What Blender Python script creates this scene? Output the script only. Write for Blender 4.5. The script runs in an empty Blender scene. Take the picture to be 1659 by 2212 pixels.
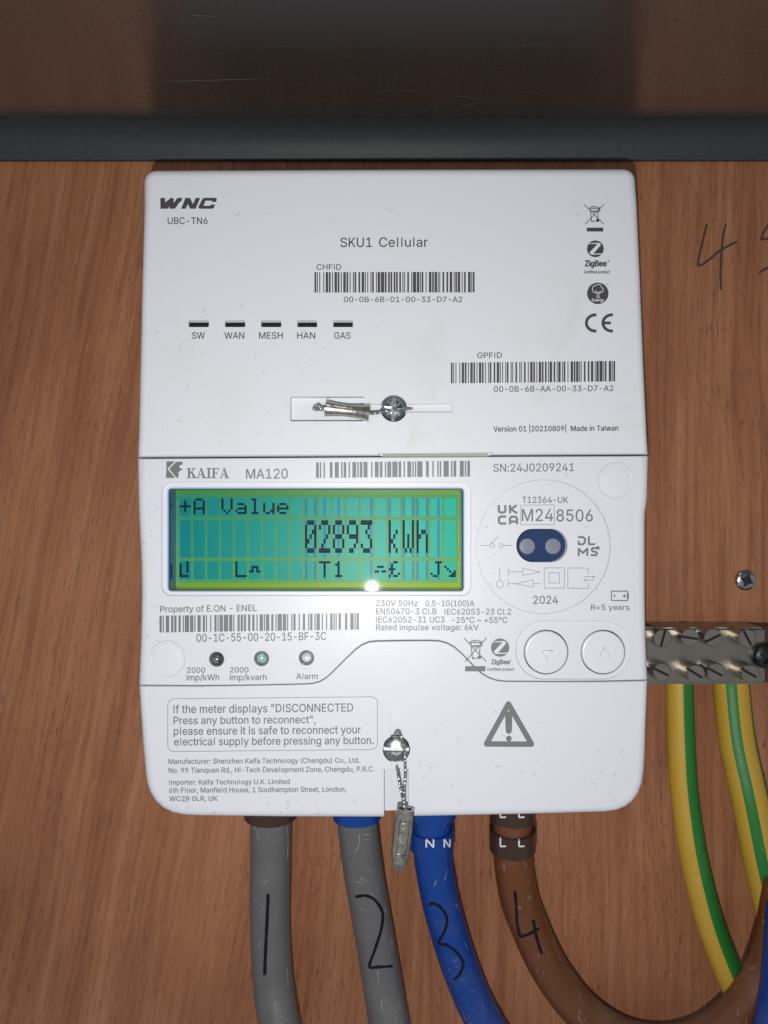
import bpy, bmesh, math, random, os
from mathutils import Vector, Matrix
from mathutils.geometry import delaunay_2d_cdt
from mathutils.bvhtree import BVHTree

scene = bpy.context.scene
COL = scene.collection
rnd = random.Random(7)

# ------------------------------------------------------------------ measures
# photograph units (1659 x 2212 view); 0.12 mm per unit on the meter's front plane,
# camera 0.20 m before that plane, mounting board 45 mm behind it
S, D, DEP = 0.00012, 0.200, 0.045
U0, V0 = 829.5, 1106.0
FY = -DEP
CAMY = -(D + DEP)
def sc(y): return S * (y - CAMY) / D
def P(u, v, y): return Vector(((u - U0) * sc(y), y, (V0 - v) * sc(y)))
def fp(u, v, dy=0.0): return Vector(((u - U0) * S, FY + dy, (V0 - v) * S))
MM = 0.001

# ------------------------------------------------------------------ camera, world, lamp
cam_d = bpy.data.cameras.new('camera')
cam_d.sensor_fit = 'VERTICAL'
cam_d.sensor_height = 24.0
cam_d.lens = 24.0 / (2 * (V0 * S / D))
cam_d.clip_start, cam_d.clip_end = 0.01, 20.0
cam = bpy.data.objects.new('camera', cam_d)
cam.location = (0, CAMY, 0)
cam.rotation_euler = (math.radians(90), 0, 0)
COL.objects.link(cam)
scene.camera = cam

world = bpy.data.worlds.new('World')
scene.world = world
world.use_nodes = True
bg = world.node_tree.nodes['Background']
bg.inputs['Color'].default_value = (0.86, 0.92, 1.0, 1)
bg.inputs['Strength'].default_value = 0.30

fl = bpy.data.lights.new('phone_flash', 'AREA')
fl.shape = 'DISK'
fl.size = 0.0030
fl.energy = 0.38
fl.color = (1.0, 0.985, 0.97)
flo = bpy.data.objects.new('phone_flash', fl)
flo.location = (-0.0065, -DEP - 0.215, -0.0260)
flo.rotation_euler = (math.radians(90), 0, 0)
COL.objects.link(flo)

scene.view_settings.view_transform = 'Standard'
scene.view_settings.look = 'None'
scene.view_settings.exposure = 0.0
scene.view_settings.gamma = 1.0

# ------------------------------------------------------------------ materials
def new_mat(name):
    m = bpy.data.materials.new(name)
    m.use_nodes = True
    nt = m.node_tree
    return m, nt, nt.nodes['Principled BSDF']

def N(nt, typ, **kw):
    n = nt.nodes.new(typ)
    for k, v in kw.items():
        if k in n.inputs: n.inputs[k].default_value = v
        else: setattr(n, k, v)
    return n

def coords(nt, scale=(1, 1, 1), rot=(0, 0, 0)):
    g = N(nt, 'ShaderNodeNewGeometry')
    mp = N(nt, 'ShaderNodeMapping')
    mp.inputs['Scale'].default_value = scale
    mp.inputs['Rotation'].default_value = rot
    nt.links.new(g.outputs['Position'], mp.inputs['Vector'])
    return mp.outputs['Vector']

def noise(nt, vec, scale, detail=3, rough=0.5, dist=0.0):
    n = N(nt, 'ShaderNodeTexNoise')
    n.inputs['Scale'].default_value = scale
    n.inputs['Detail'].default_value = detail
    n.inputs['Roughness'].default_value = rough
    n.inputs['Distortion'].default_value = dist
    nt.links.new(vec, n.inputs['Vector'])
    return n.outputs['Fac']

def ramp(nt, fac, stops):
    r = N(nt, 'ShaderNodeValToRGB')
    el = r.color_ramp.elements
    while len(el) < len(stops): el.new(0.5)
    for e, (p, c) in zip(el, stops):
        e.position = p
        e.color = (*c, 1) if len(c) == 3 else c
    nt.links.new(fac, r.inputs['Fac'])
    return r.outputs['Color']

def mix(nt, fac, a, b, mode='MIX'):
    m = N(nt, 'ShaderNodeMix', data_type='RGBA', blend_type=mode)
    for sock, val in ((m.inputs['Factor'], fac), (m.inputs['A'], a), (m.inputs['B'], b)):
        pass
    ins = [i for i in m.inputs if i.enabled]
    for sock, val in zip(ins, (fac, a, b)):
        if isinstance(val, bpy.types.NodeSocket): nt.links.new(val, sock)
        elif isinstance(val, (int, float)): sock.default_value = val
        else: sock.default_value = (*val, 1)
    return [o for o in m.outputs if o.enabled][0]

def bump(nt, bsdf, height, strength, dist):
    b = N(nt, 'ShaderNodeBump')
    b.inputs['Strength'].default_value = strength
    b.inputs['Distance'].default_value = dist
    nt.links.new(height, b.inputs['Height'])
    nt.links.new(b.outputs['Normal'], bsdf.inputs['Normal'])

def simple(name, col, rough=0.5, metal=0.0, spec=0.5, grain=0.0, gscale=900, bmp=0.0, var=0.0):
    m, nt, b = new_mat(name)
    b.inputs['Base Color'].default_value = (*col, 1)
    b.inputs['Roughness'].default_value = rough
    b.inputs['Metallic'].default_value = metal
    b.inputs['Specular IOR Level'].default_value = spec
    if grain or bmp or var:
        f = noise(nt, coords(nt), gscale, 4, 0.6)
        if grain:
            c = ramp(nt, f, [(0.3, tuple(x * (1 - grain) for x in col)), (0.7, tuple(min(1, x * (1 + grain)) for x in col))])
            nt.links.new(c, b.inputs['Base Color'])
        if var:
            mr = N(nt, 'ShaderNodeMapRange')
            mr.inputs['To Min'].default_value = max(0.02, rough - var)
            mr.inputs['To Max'].default_value = rough + var
            nt.links.new(f, mr.inputs['Value'])
            nt.links.new(mr.outputs[0], b.inputs['Roughness'])
        if bmp: bump(nt, b, f, bmp, 0.0003)
    return m

def plastic(name, col, dirt, dirtcol, rough):
    m, nt, b = new_mat(name)
    v = coords(nt)
    f1 = noise(nt, v, 38, 5, 0.65, 0.6)
    f2 = noise(nt, v, 14, 2, 0.5)
    mask = ramp(nt, f1, [(0.54, (0, 0, 0)), (0.78, (1, 1, 1))])
    mask2 = ramp(nt, f2, [(0.42, (0, 0, 0)), (0.75, (1, 1, 1))])
    mm = N(nt, 'ShaderNodeMath', operation='MULTIPLY')
    nt.links.new(mask, mm.inputs[0]); nt.links.new(mask2, mm.inputs[1])
    m2 = N(nt, 'ShaderNodeMath', operation='MULTIPLY'); m2.inputs[1].default_value = dirt
    nt.links.new(mm.outputs[0], m2.inputs[0])
    c = mix(nt, m2.outputs[0], col, dirtcol)
    # tiny dust specks lying on the surface
    vo = N(nt, 'ShaderNodeTexVoronoi'); vo.inputs['Scale'].default_value = 260
    nt.links.new(v, vo.inputs['Vector'])
    sp = ramp(nt, vo.outputs['Distance'], [(0.035, (1, 1, 1)), (0.06, (0, 0, 0))])
    gate = ramp(nt, noise(nt, v, 120, 1), [(0.60, (0, 0, 0)), (0.63, (1, 1, 1))])
    ms = N(nt, 'ShaderNodeMath', operation='MULTIPLY')
    nt.links.new(sp, ms.inputs[0]); nt.links.new(gate, ms.inputs[1])
    m3 = N(nt, 'ShaderNodeMath', operation='MULTIPLY'); m3.inputs[1].default_value = 0.45
    nt.links.new(ms.outputs[0], m3.inputs[0])
    c = mix(nt, m3.outputs[0], c, (0.25, 0.24, 0.24))
    nt.links.new(c, b.inputs['Base Color'])
    b.inputs['Roughness'].default_value = rough
    b.inputs['Specular IOR Level'].default_value = 0.45
    bump(nt, b, noise(nt, v, 2200, 2, 0.6), 0.20, 0.00014)
    return m

M = {}
M['hub'] = plastic('hub_plastic', (0.748, 0.766, 0.800), 0.75, (0.58, 0.53, 0.44), 0.46)
M['white'] = plastic('meter_plastic', (0.742, 0.757, 0.802), 0.12, (0.62, 0.58, 0.52), 0.34)
M['white2'] = plastic('cap_plastic', (0.770, 0.770, 0.820), 0.05, (0.7, 0.66, 0.6), 0.30)
M['lip'] = simple('lip_plastic', (0.55, 0.56, 0.50), 0.5)
M['inkdark'] = simple('printed_ink', (0.062, 0.057, 0.066), 0.5, grain=0.25, gscale=4000)
M['ink'] = simple('laser_mark', (0.175, 0.178, 0.185), 0.42, grain=0.18, gscale=5000)
M['inkthin'] = simple('laser_line', (0.20, 0.20, 0.21), 0.45)
M['printwhite'] = simple('print_white', (0.72, 0.73, 0.76), 0.5)
M['black'] = simple('black_plastic', (0.012, 0.012, 0.015), 0.28, var=0.1, gscale=700)
M['steel'] = simple('zinc_steel', (0.46, 0.50, 0.53), 0.22, 1.0, grain=0.2, gscale=1200, bmp=0.10, var=0.10)
M['screw'] = simple('screw_steel', (0.46, 0.46, 0.45), 0.30, 1.0, grain=0.4, gscale=1300, bmp=0.15, var=0.12)
M['nickel'] = simple('nickel_brass', (0.33, 0.30, 0.255), 0.30, 0.85, grain=0.08, gscale=160, bmp=0.03, var=0.05)
M['slotbright'] = simple('slot_bright', (0.75, 0.76, 0.78), 0.42, 1.0)  # flash reflection on the slot floor, put into a brighter metal colour
M['slotdark'] = simple('slot_shade', (0.022, 0.019, 0.016), 0.6)  # shade inside slots and recesses, painted as a near-black colour
M['ferrule'] = simple('crimp_metal', (0.50, 0.48, 0.42), 0.30, 1.0, grain=0.25, gscale=700, bmp=0.35, var=0.14)
M['wire'] = simple('wire_steel', (0.42, 0.43, 0.44), 0.33, 1.0)
M['marker'] = simple('marker_ink', (0.008, 0.005, 0.012), 0.35, spec=0.25)
M['pencil'] = simple('pencil_mark', (0.060, 0.045, 0.038), 0.6, grain=0.4, gscale=3000)
M['fibre'] = simple('dust_fibre', (0.30, 0.29, 0.29), 0.8)
M['letter'] = simple('white_lettering', (0.80, 0.80, 0.80), 0.5)
M['ring_blue'] = simple('blue_clip_plastic', (0.002, 0.045, 0.26), 0.30, var=0.08, gscale=500)
M['ring_brown'] = simple('brown_clip_plastic', (0.050, 0.026, 0.019), 0.28, var=0.08, gscale=500)
M['optic'] = simple('blue_window_plastic', (0.020, 0.045, 0.13), 0.16, var=0.08, gscale=1500)
M['lens'] = simple('ir_lens', (0.22, 0.235, 0.29), 0.30, var=0.1, gscale=2000)
M['bezel'] = simple('blue_bezel', (0.020, 0.055, 0.27), 0.12, spec=0.8)
M['rim'] = simple('window_rim', (0.45, 0.56, 0.72), 0.10, spec=0.9)
M['seal_fix'] = simple('black_screw', (0.010, 0.010, 0.012), 0.35, bmp=0.5, gscale=900)
M['endblock'] = simple('red_brown_plastic', (0.060, 0.030, 0.027), 0.4)
M['led_dark'] = simple('led_dark', (0.22, 0.24, 0.22), 0.14, 0.5, grain=0.9, gscale=700, bmp=0.3)
M['led_green'] = simple('led_green', (0.50, 0.72, 0.64), 0.14, 0.2, grain=0.4, gscale=700, bmp=0.3)
M['led_white'] = simple('led_white', (0.78, 0.82, 0.88), 0.14, 0.1, grain=0.3, gscale=700, bmp=0.3)
M['led_wall'] = simple('led_socket', (0.50, 0.49, 0.52), 0.25, 0.6)

def cable_mat(name, col, dustcol, dust, rough=0.38):
    m, nt, b = new_mat(name)
    v = coords(nt)
    # dust that has settled unevenly
    d = ramp(nt, noise(nt, v, 60, 6, 0.7), [(0.50, (0, 0, 0)), (0.78, (1, 1, 1))])
    md = N(nt, 'ShaderNodeMath', operation='MULTIPLY'); md.inputs[1].default_value = dust
    nt.links.new(d, md.inputs[0])
    gg = N(nt, 'ShaderNodeNewGeometry'); sx = N(nt, 'ShaderNodeSeparateXYZ')
    nt.links.new(gg.outputs['Normal'], sx.inputs[0])
    upf = ramp(nt, sx.outputs['Z'], [(0.20, (0, 0, 0)), (0.70, (1, 1, 1))])
    nz = ramp(nt, noise(nt, v, 170, 5, 0.7), [(0.30, (0.25, 0.25, 0.25)), (0.60, (1, 1, 1))])
    u1 = N(nt, 'ShaderNodeMath', operation='MULTIPLY'); nt.links.new(upf, u1.inputs[0]); nt.links.new(nz, u1.inputs[1])
    u2 = N(nt, 'ShaderNodeMath', operation='MULTIPLY_ADD'); u2.use_clamp = True
    nt.links.new(u1.outputs[0], u2.inputs[0]); u2.inputs[1].default_value = 0.6; nt.links.new(md.outputs[0], u2.inputs[2])
    c = mix(nt, u2.outputs[0], col, dustcol)
    # pale scuffs
    vs = coords(nt, (1, 1, 0.45), (0, math.radians(25), 0))
    s = ramp(nt, noise(nt, vs, 380, 2, 0.5, 1.6), [(0.665, (0, 0, 0)), (0.73, (1, 1, 1))])
    ms = N(nt, 'ShaderNodeMath', operation='MULTIPLY'); ms.inputs[1].default_value = 0.40
    nt.links.new(s, ms.inputs[0])
    c = mix(nt, ms.outputs[0], c, tuple(min(1, x * 0.5 + 0.28) for x in col))
    nt.links.new(c, b.inputs['Base Color'])
    mr = N(nt, 'ShaderNodeMapRange')
    mr.inputs['To Min'].default_value = rough; mr.inputs['To Max'].default_value = rough + 0.25
    nt.links.new(d, mr.inputs['Value'])
    nt.links.new(mr.outputs[0], b.inputs['Roughness'])
    bump(nt, b, noise(nt, v, 700, 3), 0.12, 0.0003)
    return m
M['grey_cable'] = cable_mat('grey_cable', (0.130, 0.128, 0.128), (0.24, 0.235, 0.23), 0.30, 0.36)
M['blue_cable'] = cable_mat('blue_cable', (0.001, 0.046, 0.275), (0.16, 0.19, 0.30), 0.25, 0.42)
M['brown_cable'] = cable_mat('brown_cable', (0.148, 0.046, 0.011), (0.22, 0.15, 0.11), 0.20, 0.38)
M['yellow'] = cable_mat('yellow_insulation', (0.56, 0.340, 0.034), (0.52, 0.38, 0.13), 0.30, 0.45)
M['green'] = cable_mat('green_insulation', (0.014, 0.185, 0.026), (0.12, 0.23, 0.11), 0.35, 0.45)
M['scuff'] = simple('pale_scuff', (0.24, 0.238, 0.235), 0.7, grain=0.4, gscale=3000)
M['scuff_blue'] = simple('pale_scuff_blue', (0.10, 0.15, 0.33), 0.7, grain=0.4, gscale=3000)

def wood_mat():
    m, nt, b = new_mat('plywood_veneer')
    g = N(nt, 'ShaderNodeNewGeometry')
    sp = N(nt, 'ShaderNodeSeparateXYZ'); nt.links.new(g.outputs['Position'], sp.inputs[0])
    def math_(op, a, bb, clamp=False):
        n = N(nt, 'ShaderNodeMath', operation=op); n.use_clamp = clamp
        for s_, v_ in zip(n.inputs, (a, bb)):
            if isinstance(v_, bpy.types.NodeSocket): nt.links.new(v_, s_)
            else: s_.default_value = v_
        return n.outputs[0]
    x, z = sp.outputs['X'], sp.outputs['Z']
    # grain leans on the left of the board and stands upright on the right
    tilt = N(nt, 'ShaderNodeMapRange'); tilt.interpolation_type = 'SMOOTHSTEP'
    for k, v_ in zip(('From Min', 'From Max', 'To Min', 'To Max'), (-0.13, 0.06, 0.20, 0.005)): tilt.inputs[k].default_value = v_
    nt.links.new(x, tilt.inputs['Value'])
    xs = math_('SUBTRACT', x, math_('MULTIPLY', tilt.outputs[0], z))
    low = noise(nt, coords(nt, (1, 1, 0.35)), 14, 2)
    xs = math_('ADD', xs, math_('MULTIPLY', math_('SUBTRACT', low, 0.5), 0.012))
    def vec(zs, off=0.0):
        c = N(nt, 'ShaderNodeCombineXYZ')
        nt.links.new(xs, c.inputs['X'])
        nt.links.new(math_('MULTIPLY', z, zs), c.inputs['Z'])
        c.inputs['Y'].default_value = off
        return c.outputs[0]
    broad = noise(nt, vec(0.06), 120, 5, 0.72)
    fine = noise(nt, vec(0.035, 1.0), 520, 3, 0.6)
    blot = noise(nt, vec(0.5, 2.0), 22, 4, 0.6)
    c1 = ramp(nt, broad, [(0.26, (0.300, 0.117, 0.052)), (0.50, (0.390, 0.164, 0.078)), (0.74, (0.485, 0.236, 0.128))])
    c2 = ramp(nt, fine, [(0.30, (0.72, 0.66, 0.62)), (0.55, (1, 1, 1)), (0.80, (1.0, 1.0, 1.0))])
    c = mix(nt, 0.9, c1, c2, 'MULTIPLY')
    c3 = ramp(nt, blot, [(0.28, (0.76, 0.70, 0.66)), (0.62, (1.06, 1.05, 1.03))])
    c = mix(nt, 0.9, c, c3, 'MULTIPLY')
    # open pores: short dark dashes along the grain
    pore = noise(nt, vec(0.13, 3.0), 1500, 2, 0.5)
    pm = ramp(nt, pore, [(0.585, (0, 0, 0)), (0.65, (1, 1, 1))])
    gatep = ramp(nt, noise(nt, vec(0.25, 7.0), 60, 3, 0.6), [(0.38, (0.08, 0.08, 0.08)), (0.66, (1, 1, 1))])
    pore2 = ramp(nt, noise(nt, vec(0.05, 9.0), 1100, 3, 0.6), [(0.58, (0, 0, 0)), (0.72, (1, 1, 1))])
    pmm = math_('MAXIMUM', math_('MULTIPLY', math_('MULTIPLY', pm, gatep), 0.60), math_('MULTIPLY', pore2, 0.42))
    c = mix(nt, pmm, c, (0.110, 0.036, 0.020))
    fleck = ramp(nt, noise(nt, vec(0.16, 5.0), 900, 1, 0.4), [(0.70, (0, 0, 0)), (0.74, (1, 1, 1))])
    c = mix(nt, math_('MULTIPLY', fleck, 0.22), c, (0.55, 0.33, 0.19))
    nt.links.new(c, b.inputs['Base Color'])
    b.inputs['Roughness'].default_value = 0.48
    b.inputs['Specular IOR Level'].default_value = 0.35
    hh = math_('SUBTRACT', fine, math_('MULTIPLY', pm, 0.8))
    bump(nt, b, hh, 0.30, 0.0003)
    return m
M['wood'] = wood_mat()

def ceiling_mat():
    m, nt, b = new_mat('dark_coated_sheet')
    v = coords(nt)
    b.inputs['Base Color'].default_value = (0.036, 0.034, 0.032, 1)
    b.inputs['IOR'].default_value = 3.4
    # dull flecks in the coating
    f = ramp(nt, noise(nt, v, 950, 3, 0.6), [(0.59, (0, 0, 0)), (0.66, (1, 1, 1))])
    gate = ramp(nt, noise(nt, v, 30, 2), [(0.40, (0, 0, 0)), (0.65, (1, 1, 1))])
    mm = N(nt, 'ShaderNodeMath', operation='MULTIPLY')
    nt.links.new(f, mm.inputs[0]); nt.links.new(gate, mm.inputs[1])
    mr = N(nt, 'ShaderNodeMapRange')
    mr.inputs['To Min'].default_value = 0.22; mr.inputs['To Max'].default_value = 0.60
    nt.links.new(mm.outputs[0], mr.inputs['Value'])
    nt.links.new(mr.outputs[0], b.inputs['Roughness'])
    ms = N(nt, 'ShaderNodeMapRange')
    ms.inputs['To Min'].default_value = 0.5; ms.inputs['To Max'].default_value = 0.12
    nt.links.new(mm.outputs[0], ms.inputs['Value'])
    nt.links.new(ms.outputs[0], b.inputs['Specular IOR Level'])
    bump(nt, b, noise(nt, v, 300, 3), 0.06, 0.0004)
    return m
M['ceiling'] = ceiling_mat()
M['strip'] = simple('dull_edge_strip', (0.037, 0.040, 0.042), 0.55, spec=0.4, grain=0.15, gscale=700, bmp=0.05)
M['scratch'] = simple('sheet_scratch', (0.10, 0.10, 0.105), 0.5)

def glass_mat():
    m = bpy.data.materials.new('display_window')
    m.use_nodes = True
    nt = m.node_tree
    nt.nodes.clear()
    out = N(nt, 'ShaderNodeOutputMaterial')
    tr = N(nt, 'ShaderNodeBsdfTransparent'); tr.inputs['Color'].default_value = (0.96, 0.98, 1.0, 1)
    gl = N(nt, 'ShaderNodeBsdfGlossy'); gl.inputs['Roughness'].default_value = 0.032
    fr = N(nt, 'ShaderNodeFresnel'); fr.inputs['IOR'].default_value = 1.24
    mx = N(nt, 'ShaderNodeMixShader')
    nt.links.new(fr.outputs[0], mx.inputs[0]); nt.links.new(tr.outputs[0], mx.inputs[1]); nt.links.new(gl.outputs[0], mx.inputs[2])
    nt.links.new(mx.outputs[0], out.inputs['Surface'])
    return m
M['glass'] = glass_mat()

def lcd_mat(name, left, right, em, rough=0.35, xk=1.0, zk=0.25, rng=(-0.056, 0.012)):
    """lit display layer: its colour drifts from one side to the other"""
    m, nt, b = new_mat(name)
    g = N(nt, 'ShaderNodeNewGeometry')
    sp = N(nt, 'ShaderNodeSeparateXYZ'); nt.links.new(g.outputs['Position'], sp.inputs[0])
    mr = N(nt, 'ShaderNodeMapRange')
    mr.inputs['From Min'].default_value = rng[0]; mr.inputs['From Max'].default_value = rng[1]
    mx_ = N(nt, 'ShaderNodeMath', operation='MULTIPLY'); mx_.inputs[1].default_value = xk
    nt.links.new(sp.outputs['X'], mx_.inputs[0])
    sb = N(nt, 'ShaderNodeMath', operation='MULTIPLY_ADD'); sb.inputs[1].default_value = -zk
    nt.links.new(sp.outputs['Z'], sb.inputs[0]); nt.links.new(mx_.outputs[0], sb.inputs[2])
    nt.links.new(sb.outputs[0], mr.inputs['Value'])
    c = mix(nt, mr.outputs[0], left, right)
    f = ramp(nt, noise(nt, coords(nt), 5200, 2, 0.7), [(0.3, (0.86, 0.86, 0.86)), (0.7, (1.1, 1.1, 1.1))])
    c = mix(nt, 1.0, c, f, 'MULTIPLY')
    nt.links.new(mix(nt, 1.0, c, (0.08, 0.08, 0.08), 'MULTIPLY'), b.inputs['Base Color'])
    nt.links.new(c, b.inputs['Emission Color'])
    b.inputs['Emission Strength'].default_value = em
    b.inputs['Roughness'].default_value = rough
    b.inputs['Specular IOR Level'].default_value = 0.15
    return m
V_ = dict(xk=0.30, zk=1.0, rng=(-0.020, 0.030))
M['lcd_bg'] = lcd_mat('display_backlight', (0.060, 0.300, 0.070), (0.400, 0.600, 0.012), 0.72, **V_)
M['lcd_grid'] = lcd_mat('display_grid', (0.030, 0.300, 0.150), (0.170, 0.520, 0.110), 0.72, **V_)
M['lcd_cell'] = lcd_mat('display_cell', (0.001, 0.225, 0.235), (0.006, 0.540, 0.360), 0.80)
M['lcd_ghost'] = lcd_mat('display_ghost', (0.001, 0.175, 0.270), (0.003, 0.280, 0.440), 0.74)
M['lcd_dot'] = simple('display_dot', (0.002, 0.003, 0.022), 0.5, spec=0.1)

# ------------------------------------------------------------------ mesh helpers
WORLD = {}
def root(name, loc, label, cat, group=None):
    o = bpy.data.objects.new(name, None)
    o.empty_display_size = 0.01
    o.location = loc
    COL.objects.link(o)
    WORLD[o.name] = Vector(loc)
    o['label'] = label; o['category'] = cat
    if group: o['group'] = group
    return o

def link(name, bm, mat, parent=None, kind=None, flat=False, sharp=32):
    """bm in world space -> one object whose origin is its own middle"""
    bm.normal_update()
    if not flat:
        lim = math.radians(sharp)
        for f in bm.faces: f.smooth = not (abs(f.normal.y) > 0.9995)
        for e in bm.edges:
            if len(e.link_faces) == 2 and e.calc_face_angle(0) > lim: e.smooth = False
    vs = [v.co for v in bm.verts]
    lo = Vector((min(v[i] for v in vs) for i in range(3)))
    hi = Vector((max(v[i] for v in vs) for i in range(3)))
    c = (lo + hi) / 2
    for v in bm.verts: v.co -= c
    me = bpy.data.meshes.new(name)
    bm.to_mesh(me); bm.free()
    o = bpy.data.objects.new(name, me)
    for m in (mat if isinstance(mat, (list, tuple)) else [mat]): me.materials.append(m)
    COL.objects.link(o)
    if parent:
        o.parent = parent
        o.location = c - WORLD[parent.name]
    else:
        o.location = c
    WORLD[o.name] = c
    if kind: o['kind'] = kind
    return o

def area2(c): return sum(c[i][0] * c[(i + 1) % len(c)][1] - c[i][1] * c[(i + 1) % len(c)][0] for i in range(len(c)))

def fill2d(cs):
    """non-zero winding fill of contours (lists of (x, y)); holes run clockwise"""
    V, F, W = [], [], []
    for c in cs:
        q = []
        for v in c:
            v = Vector((v[0], v[1]))
            if not q or (v - q[-1]).length > 1e-4: q.append(v)
        if len(q) > 2 and (q[0] - q[-1]).length < 1e-4: q.pop()
        if len(q) < 3: continue
        a = area2(q)
        if abs(a) < 1e-6: continue
        W.append(1 if a > 0 else -1)
        if a < 0: q = q[::-1]
        F.append(list(range(len(V), len(V) + len(q)))); V += q
    ov, oe, of, _, _, orf = delaunay_2d_cdt(V, [], F, 1, 1e-5)
    return ov, [f for f, src in zip(of, orf) if sum(W[k] for k in src) != 0]

PY = FY - 0.00004
def print_bm(cs, y=PY, persp=False):
    """contours in (u, -v) laid as flat print at depth y"""
    ov, of = fill2d(cs)
    bm = bmesh.new()
    if persp: vs = [bm.verts.new(P(p.x, -p.y, y)) for p in ov]
    else: vs = [bm.verts.new(Vector(((p.x - U0) * S, y, (V0 + p.y) * S))) for p in ov]
    for f in of:
        try: fc = bm.faces.new([vs[i] for i in f])
        except ValueError: pass
    bm.normal_update()
    for f in bm.faces:
        if f.normal.y > 0: f.normal_flip()
    bmesh.ops.delete(bm, geom=[v for v in bm.verts if not v.link_faces], context='VERTS')
    return bm

def flip(pts): return [(u, -v) for u, v in pts]
def ccw(c): return c if area2(c) > 0 else c[::-1]
def cw(c): return c if area2(c) < 0 else c[::-1]
def circle(u, v, r, n=28, ry=None): return [(u + r * math.cos(2 * math.pi * i / n), v + (ry or r) * math.sin(2 * math.pi * i / n)) for i in range(n)]
def rect(u0, v0, u1, v1): return [(u0, v0), (u1, v0), (u1, v1), (u0, v1)]

def stroke(pts, w, closed=False, round_=True):
    """contours (u, -v) of a pen line through (u, v) points"""
    out = []
    p = [Vector((a, -b)) for a, b in pts]
    n = len(p)
    for i in range(n if closed else n - 1):
        a, b = p[i], p[(i + 1) % n]
        d = (b - a)
        if d.length < 1e-6: continue
        d.normalize(); q = Vector((-d.y, d.x)) * w / 2
        if not round_ and not closed:
            pass
        out.append(ccw([tuple(a + q), tuple(a - q), tuple(b - q), tuple(b + q)]))
    rng = range(n) if (closed or round_) else range(1, n - 1)
    for i in rng: out.append(ccw(circle(p[i].x, p[i].y, w / 2, 10)))
    return out

def rrect(u0, v0, u1, v1, r, n=7):
    pts = []
    for cx, cy, a0 in ((u1 - r, v0 + r, -90), (u1 - r, v1 - r, 0), (u0 + r, v1 - r, 90), (u0 + r, v0 + r, 180)):
        for i in range(n + 1):
            a = math.radians(a0 + 90 * i / n)
            pts.append((cx + r * math.cos(a), cy + r * math.sin(a)))
    return pts

def offset_poly(pts, d, fn=None):
    """grow (d > 0) a polygon; fn(i) scales d per edge i -> i+1"""
    n = len(pts)
    sgn = 1 if area2(pts) > 0 else -1
    out = []
    nor = []
    for i in range(n):
        a = Vector(pts[i]); b = Vector(pts[(i + 1) % n])
        t = (b - a).normalized()
        nor.append(Vector((t.y, -t.x)) * sgn)
    for i in range(n):
        n0, n1 = nor[i - 1], nor[i]
        d0 = d * (fn(i - 1 if i else n - 1) if fn else 1); d1 = d * (fn(i) if fn else 1)
        det = n0.x * n1.y - n0.y * n1.x
        p = Vector(pts[i])
        if abs(det) < 0.45:
            m = (n0 + n1).normalized()
            out.append(tuple(p + m * ((d0 + d1) / 2 / max(0.5, m.dot(n0)))))
        else:
            x = (d0 * n1.y - d1 * n0.y) / det
            y = (n0.x * d1 - n1.x * d0) / det
            out.append(tuple(p + Vector((x, y))))
    return out

def ring_verts(bm, pts, dys):
    return [bm.verts.new(fp(u, v, dy)) for (u, v), dy in zip(pts, dys)]

def bridge(bm, a, b):
    n = len(a)
    for i in range(n):
        try: bm.faces.new((a[i], a[(i + 1) % n], b[(i + 1) % n], b[i]))
        except ValueError: pass

def bev_solid(pts, rad, back, nseg=7, front=0.0):
    """solid block with outline pts (u, v) and a rounded front rim; rad(i) = rim radius (u) of edge i"""
    n = len(pts)
    R = [rad(i) for i in range(n)]
    rv = [(R[i - 1] + R[i]) / 2 for i in range(n)]
    # the rim's widest line lies behind the front plane: grow the outline by what that depth takes off
    sg = 1 if area2(pts) > 0 else -1
    def grow(i):
        a, b = Vector(pts[i]), Vector(pts[(i + 1) % n])
        t = (b - a).normalized(); nn = Vector((t.y, -t.x)) * sg
        q = max(0.0, nn.dot((a + b) / 2 - Vector((U0, V0)))) * S / D
        t0 = math.atan(q)
        return R[i] * (1 - math.cos(t0) + q * (1 - math.sin(t0)))
    pts = offset_poly(pts, 1.0, grow)
    bm = bmesh.new()
    last = ring_verts(bm, pts, [back] * n)
    bm.faces.new(last)
    for k in range(nseg + 1):
        t = math.pi / 2 * k / nseg
        ins = offset_poly(pts, -(1 - math.cos(t)), lambda i: R[i])
        cur = ring_verts(bm, ins, [front + rv[i] * S * (1 - math.sin(t)) for i in range(n)])
        bridge(bm, last, cur)
        last = cur
    bm.faces.new(last)
    bmesh.ops.recalc_face_normals(bm, faces=bm.faces)
    return bm

def prism(bm, pts, d0, d1, taper=0.0):
    """closed cutter from depth d0 (front) to d1; taper = growth of the front outline (u)"""
    f = offset_poly(pts, taper) if taper else pts
    a = ring_verts(bm, f, [d0] * len(pts))
    b = ring_verts(bm, pts, [d1] * len(pts))
    bridge(bm, a, b)
    bm.faces.new(a); bm.faces.new(b)

def annulus(bm, u, v, r0, r1, d0, d1, n=64):
    rings = []
    for r, d in ((r1, d0), (r1, d1), (r0, d1), (r0, d0)):
        rings.append(ring_verts(bm, circle(u, v, r, n), [d] * n))
    for i in range(4): bridge(bm, rings[i], rings[(i + 1) % 4])

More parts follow.
